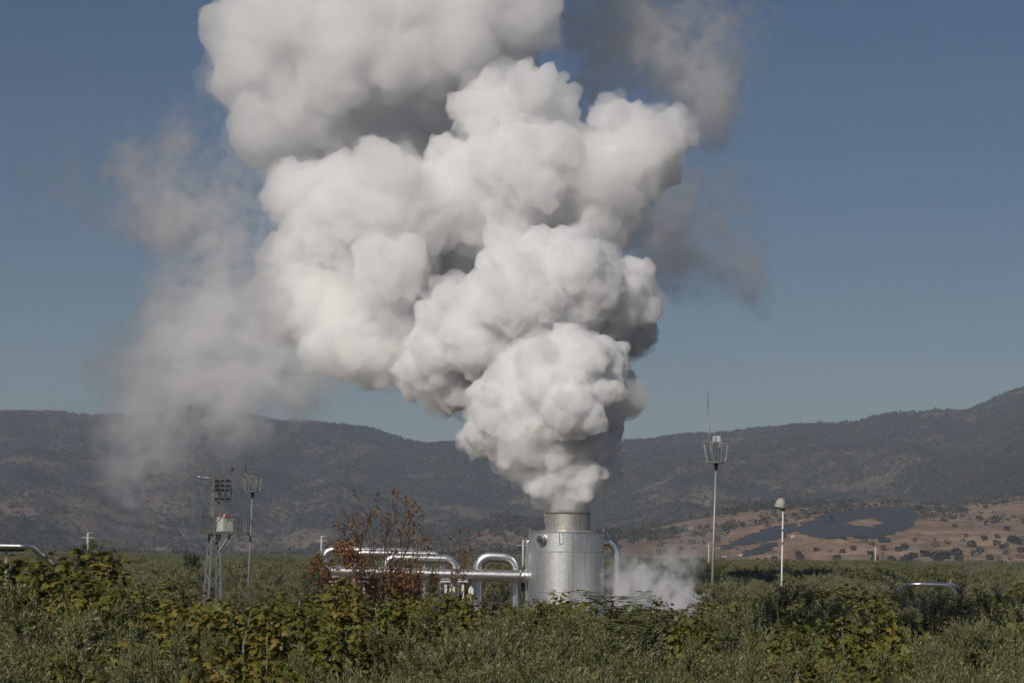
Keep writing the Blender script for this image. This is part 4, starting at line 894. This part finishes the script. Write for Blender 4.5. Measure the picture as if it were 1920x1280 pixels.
def solar_farm():
    m, nt, b = new_mat('solar_panel_glass'); b.inputs['Base Color'].default_value = (.034, .037, .045, 1); b.inputs['Roughness'].default_value = .55
    mt = M_GALV; e = empty('solar_farm', (250, 1700, float(hill_height(np.array([250.]), np.array([1700.]))[0])), 'dark blue solar field with a bare brown patch on the foothill slope', 'solar farm'); n = 0
    for Y in np.arange(1230, 2250, 7.0):
        xs = np.arange(80, 470, 2.5); ys = np.full_like(xs, Y) + 6 * np.sin(xs / 60); mk = solar_mask(xs, ys); z = hill_height(xs, ys); i = 0
        while i < len(xs):
            if not mk[i]: i += 1; continue
            j = i
            while j + 1 < len(xs) and mk[j + 1]: j += 1
            if j - i >= 3:
                V = []; F = []; o = np.array(e.location)
                for k in range(i, j + 1):
                    c = np.array((xs[k], ys[k], z[k])) - o; V += [c + (0, -1.6, .7), c + (0, 1.5, 2.5), c + (0, 1.56, 2.42), c + (0, -1.54, .62)]
                for k in range(j - i): a = k * 4; F += [(a, a + 4, a + 5, a + 1), (a + 2, a + 6, a + 7, a + 3), (a + 1, a + 5, a + 6, a + 2), (a + 3, a + 7, a + 4, a)]
                r = mesh_obj('panel_row', V, F, m, e); n += 1
            i = j + 1
    print('panel rows', n)
def far_houses():
    M_ROOF = paint_mat('clay_roof', (.25, .13, .08), .8); M_WALL = paint_mat('cream_wall', (.62, .58, .50), .8, .1)
    for px, py, w, lab, flat in ((1392, 1045, 14, 'long low white farm building at the foot of the hills', 0), (1418, 1040, 7, 'small tall white house at the end of the low farm building', 0), (1358, 1046, 9, 'cream shed between the tall basket mast and the farm building', 0), (1476, 997, 6, 'tiny cream hut where the track enters the solar field', 1), (1486, 1008, 6, 'tiny cream hut below the solar field track', 1), (1500, 976, 9, 'white cabin beside the pale track above the solar field', 1), (1629, 957, 8, 'white cabin on the upper edge of the solar field', 1)):
        q = hit_terrain(px, py); 
        if q is None: q = P(px, py, 1090)
        k = q.y / FPX; L = w * k; h = L * (.28 if w > 7 else .7); d = L * .5; e = empty('far_house' if not flat else 'site_cabin', (q.x, q.y, q.z - .2), lab, 'house' if not flat else 'cabin')
        box('wall', (0, 0, h / 2), (L, d, h), M_WALL, e)
        V = [(-L * .54, -d * .6, h + .003), (L * .54, -d * .6, h + .003), (L * .54, d * .6, h + .003), (-L * .54, d * .6, h + .003), (-L * .54, 0, h * (1.35 if not flat else 1.08)), (L * .54, 0, h * (1.35 if not flat else 1.08))]
        mesh_obj('roof', V, [(3, 2, 1, 0), (0, 1, 5, 4), (2, 3, 4, 5), (1, 2, 5), (3, 0, 4)], M_WALL if flat else M_ROOF, e)
        for s in (-.25, .2): box('window', (s * L, -d / 2 - .01, h * .55), (L * .12, .06, h * .3), M_DARKST, e)
        box('door', (0, -d / 2 - .01, h * .35), (L * .1, .06, h * .7), M_DARKST, e)
def steam():
    m, nt, b = new_mat('steam_core'); b.inputs['Base Color'].default_value = (.97, .97, .97, 1); b.inputs['Roughness'].default_value = 1; b.inputs['Specular IOR Level'].default_value = 0
    q = P(1061, 955, PD); e = bpy.data.objects.new('steam_plume', None); COL.objects.link(e); e.location = (q.x, q.y, 0)
    tag(e, 'huge white billowing steam plume rising from the stack and leaning over the plain', kind='stuff')
    def add(nm, me, mat):
        me.materials.clear(); me.materials.append(mat); o = link(nm, me, e); o.location = -e.location; return o
    for (nm, L, d, vx, sh, am), sk in zip(STEAM, (.5, .7, 1.1, 1.7)):
        add(nm, billow_mesh(nm, L, len(L), vx, am), vol_mat(nm + '_vapour', d, (.998, .998, .998), G))
        add(nm + '_skin', billow_mesh(nm + '_skin', L, len(L) + 50, vx * 1.4, ((C_, sk * 3.2, sk * 2.6), (C_, sk * 1.1, sk * 1.3), (V_, sk * .9, -sk * .5)), shrink=-sk * .1), vol_mat(nm + '_skin_vapour', d * SKIN, (.998, .998, .998), G))
        add(nm + '_core', billow_mesh(nm + '_core', L, len(L), vx * 2.2, (), shrink=sh), m)
    vm = veil_mat('thin_vapour', VEIL_ALBEDO, VEIL_G); gm = veil_mat('ground_vapour', VEIL_ALBEDO, .25)
    for nm, B, dist, vx, d, sd_, lm, cov, soft in VEILS:
        o = veil(nm, B, dist, vx, d, sd_, lm, cov, soft, e, gm if nm == 'ground_steam' else vm); o.location = -e.location; o['kind'] = 'stuff'
V_, C_ = 'VORONOI', 'CLOUDS'; SKIN = .22; G = .3
STEAM = (('lower_billow', LOW, 3.2, .10, 1.05, ((C_, 2.2, .7), (V_, 1.1, -.5), (V_, .55, -.34), (C_, .3, .22), (V_, .28, -.16))),
         ('middle_billow', MID, 2.2, .12, 1.7, ((C_, 3.0, 1.0), (V_, 1.6, -.7), (V_, .8, -.45), (C_, .5, .34), (V_, .36, -.20))),
         ('upper_billow', UP, 1.1, .16, 2.6, ((C_, 4.0, 2.0), (V_, 2.2, -.9), (V_, 1.0, -.6), (C_, .9, .8), (V_, .5, -.28))),
         ('top_billow', TOP, .52, .22, 4.2, ((C_, 5.0, 2.2), (V_, 2.8, -1.1), (V_, 1.2, -.5), (C_, 1.2, .9))))
VEIL_ALBEDO = (.96, .96, .96); VEIL_G = .58
VEILS = (('drifting_veil', VEIL_LEFT, 190, .3, .46, 3, 9, .6, 2.4), ('lee_veil', VEIL_RIGHT, 190, .34, .62, 8, 7, .8, 2.4), ('ground_steam', VEIL_LOW, 176, .2, .8, 5, 4, .3, 1.8))
HAZE_DENSITY = 1.45e-4; HAZE_COLOUR = (.41, .55, .73)
# ------------------------------------------------------------------ build
ground(); terrain(); haze(HAZE_DENSITY, HAZE_COLOUR)
silencer(); pipework(); far_pipes(); tower(); masts(); utility_poles(); solar_farm(); far_houses()
near_garden(); orchard(); hillside(); small_things()
steam()
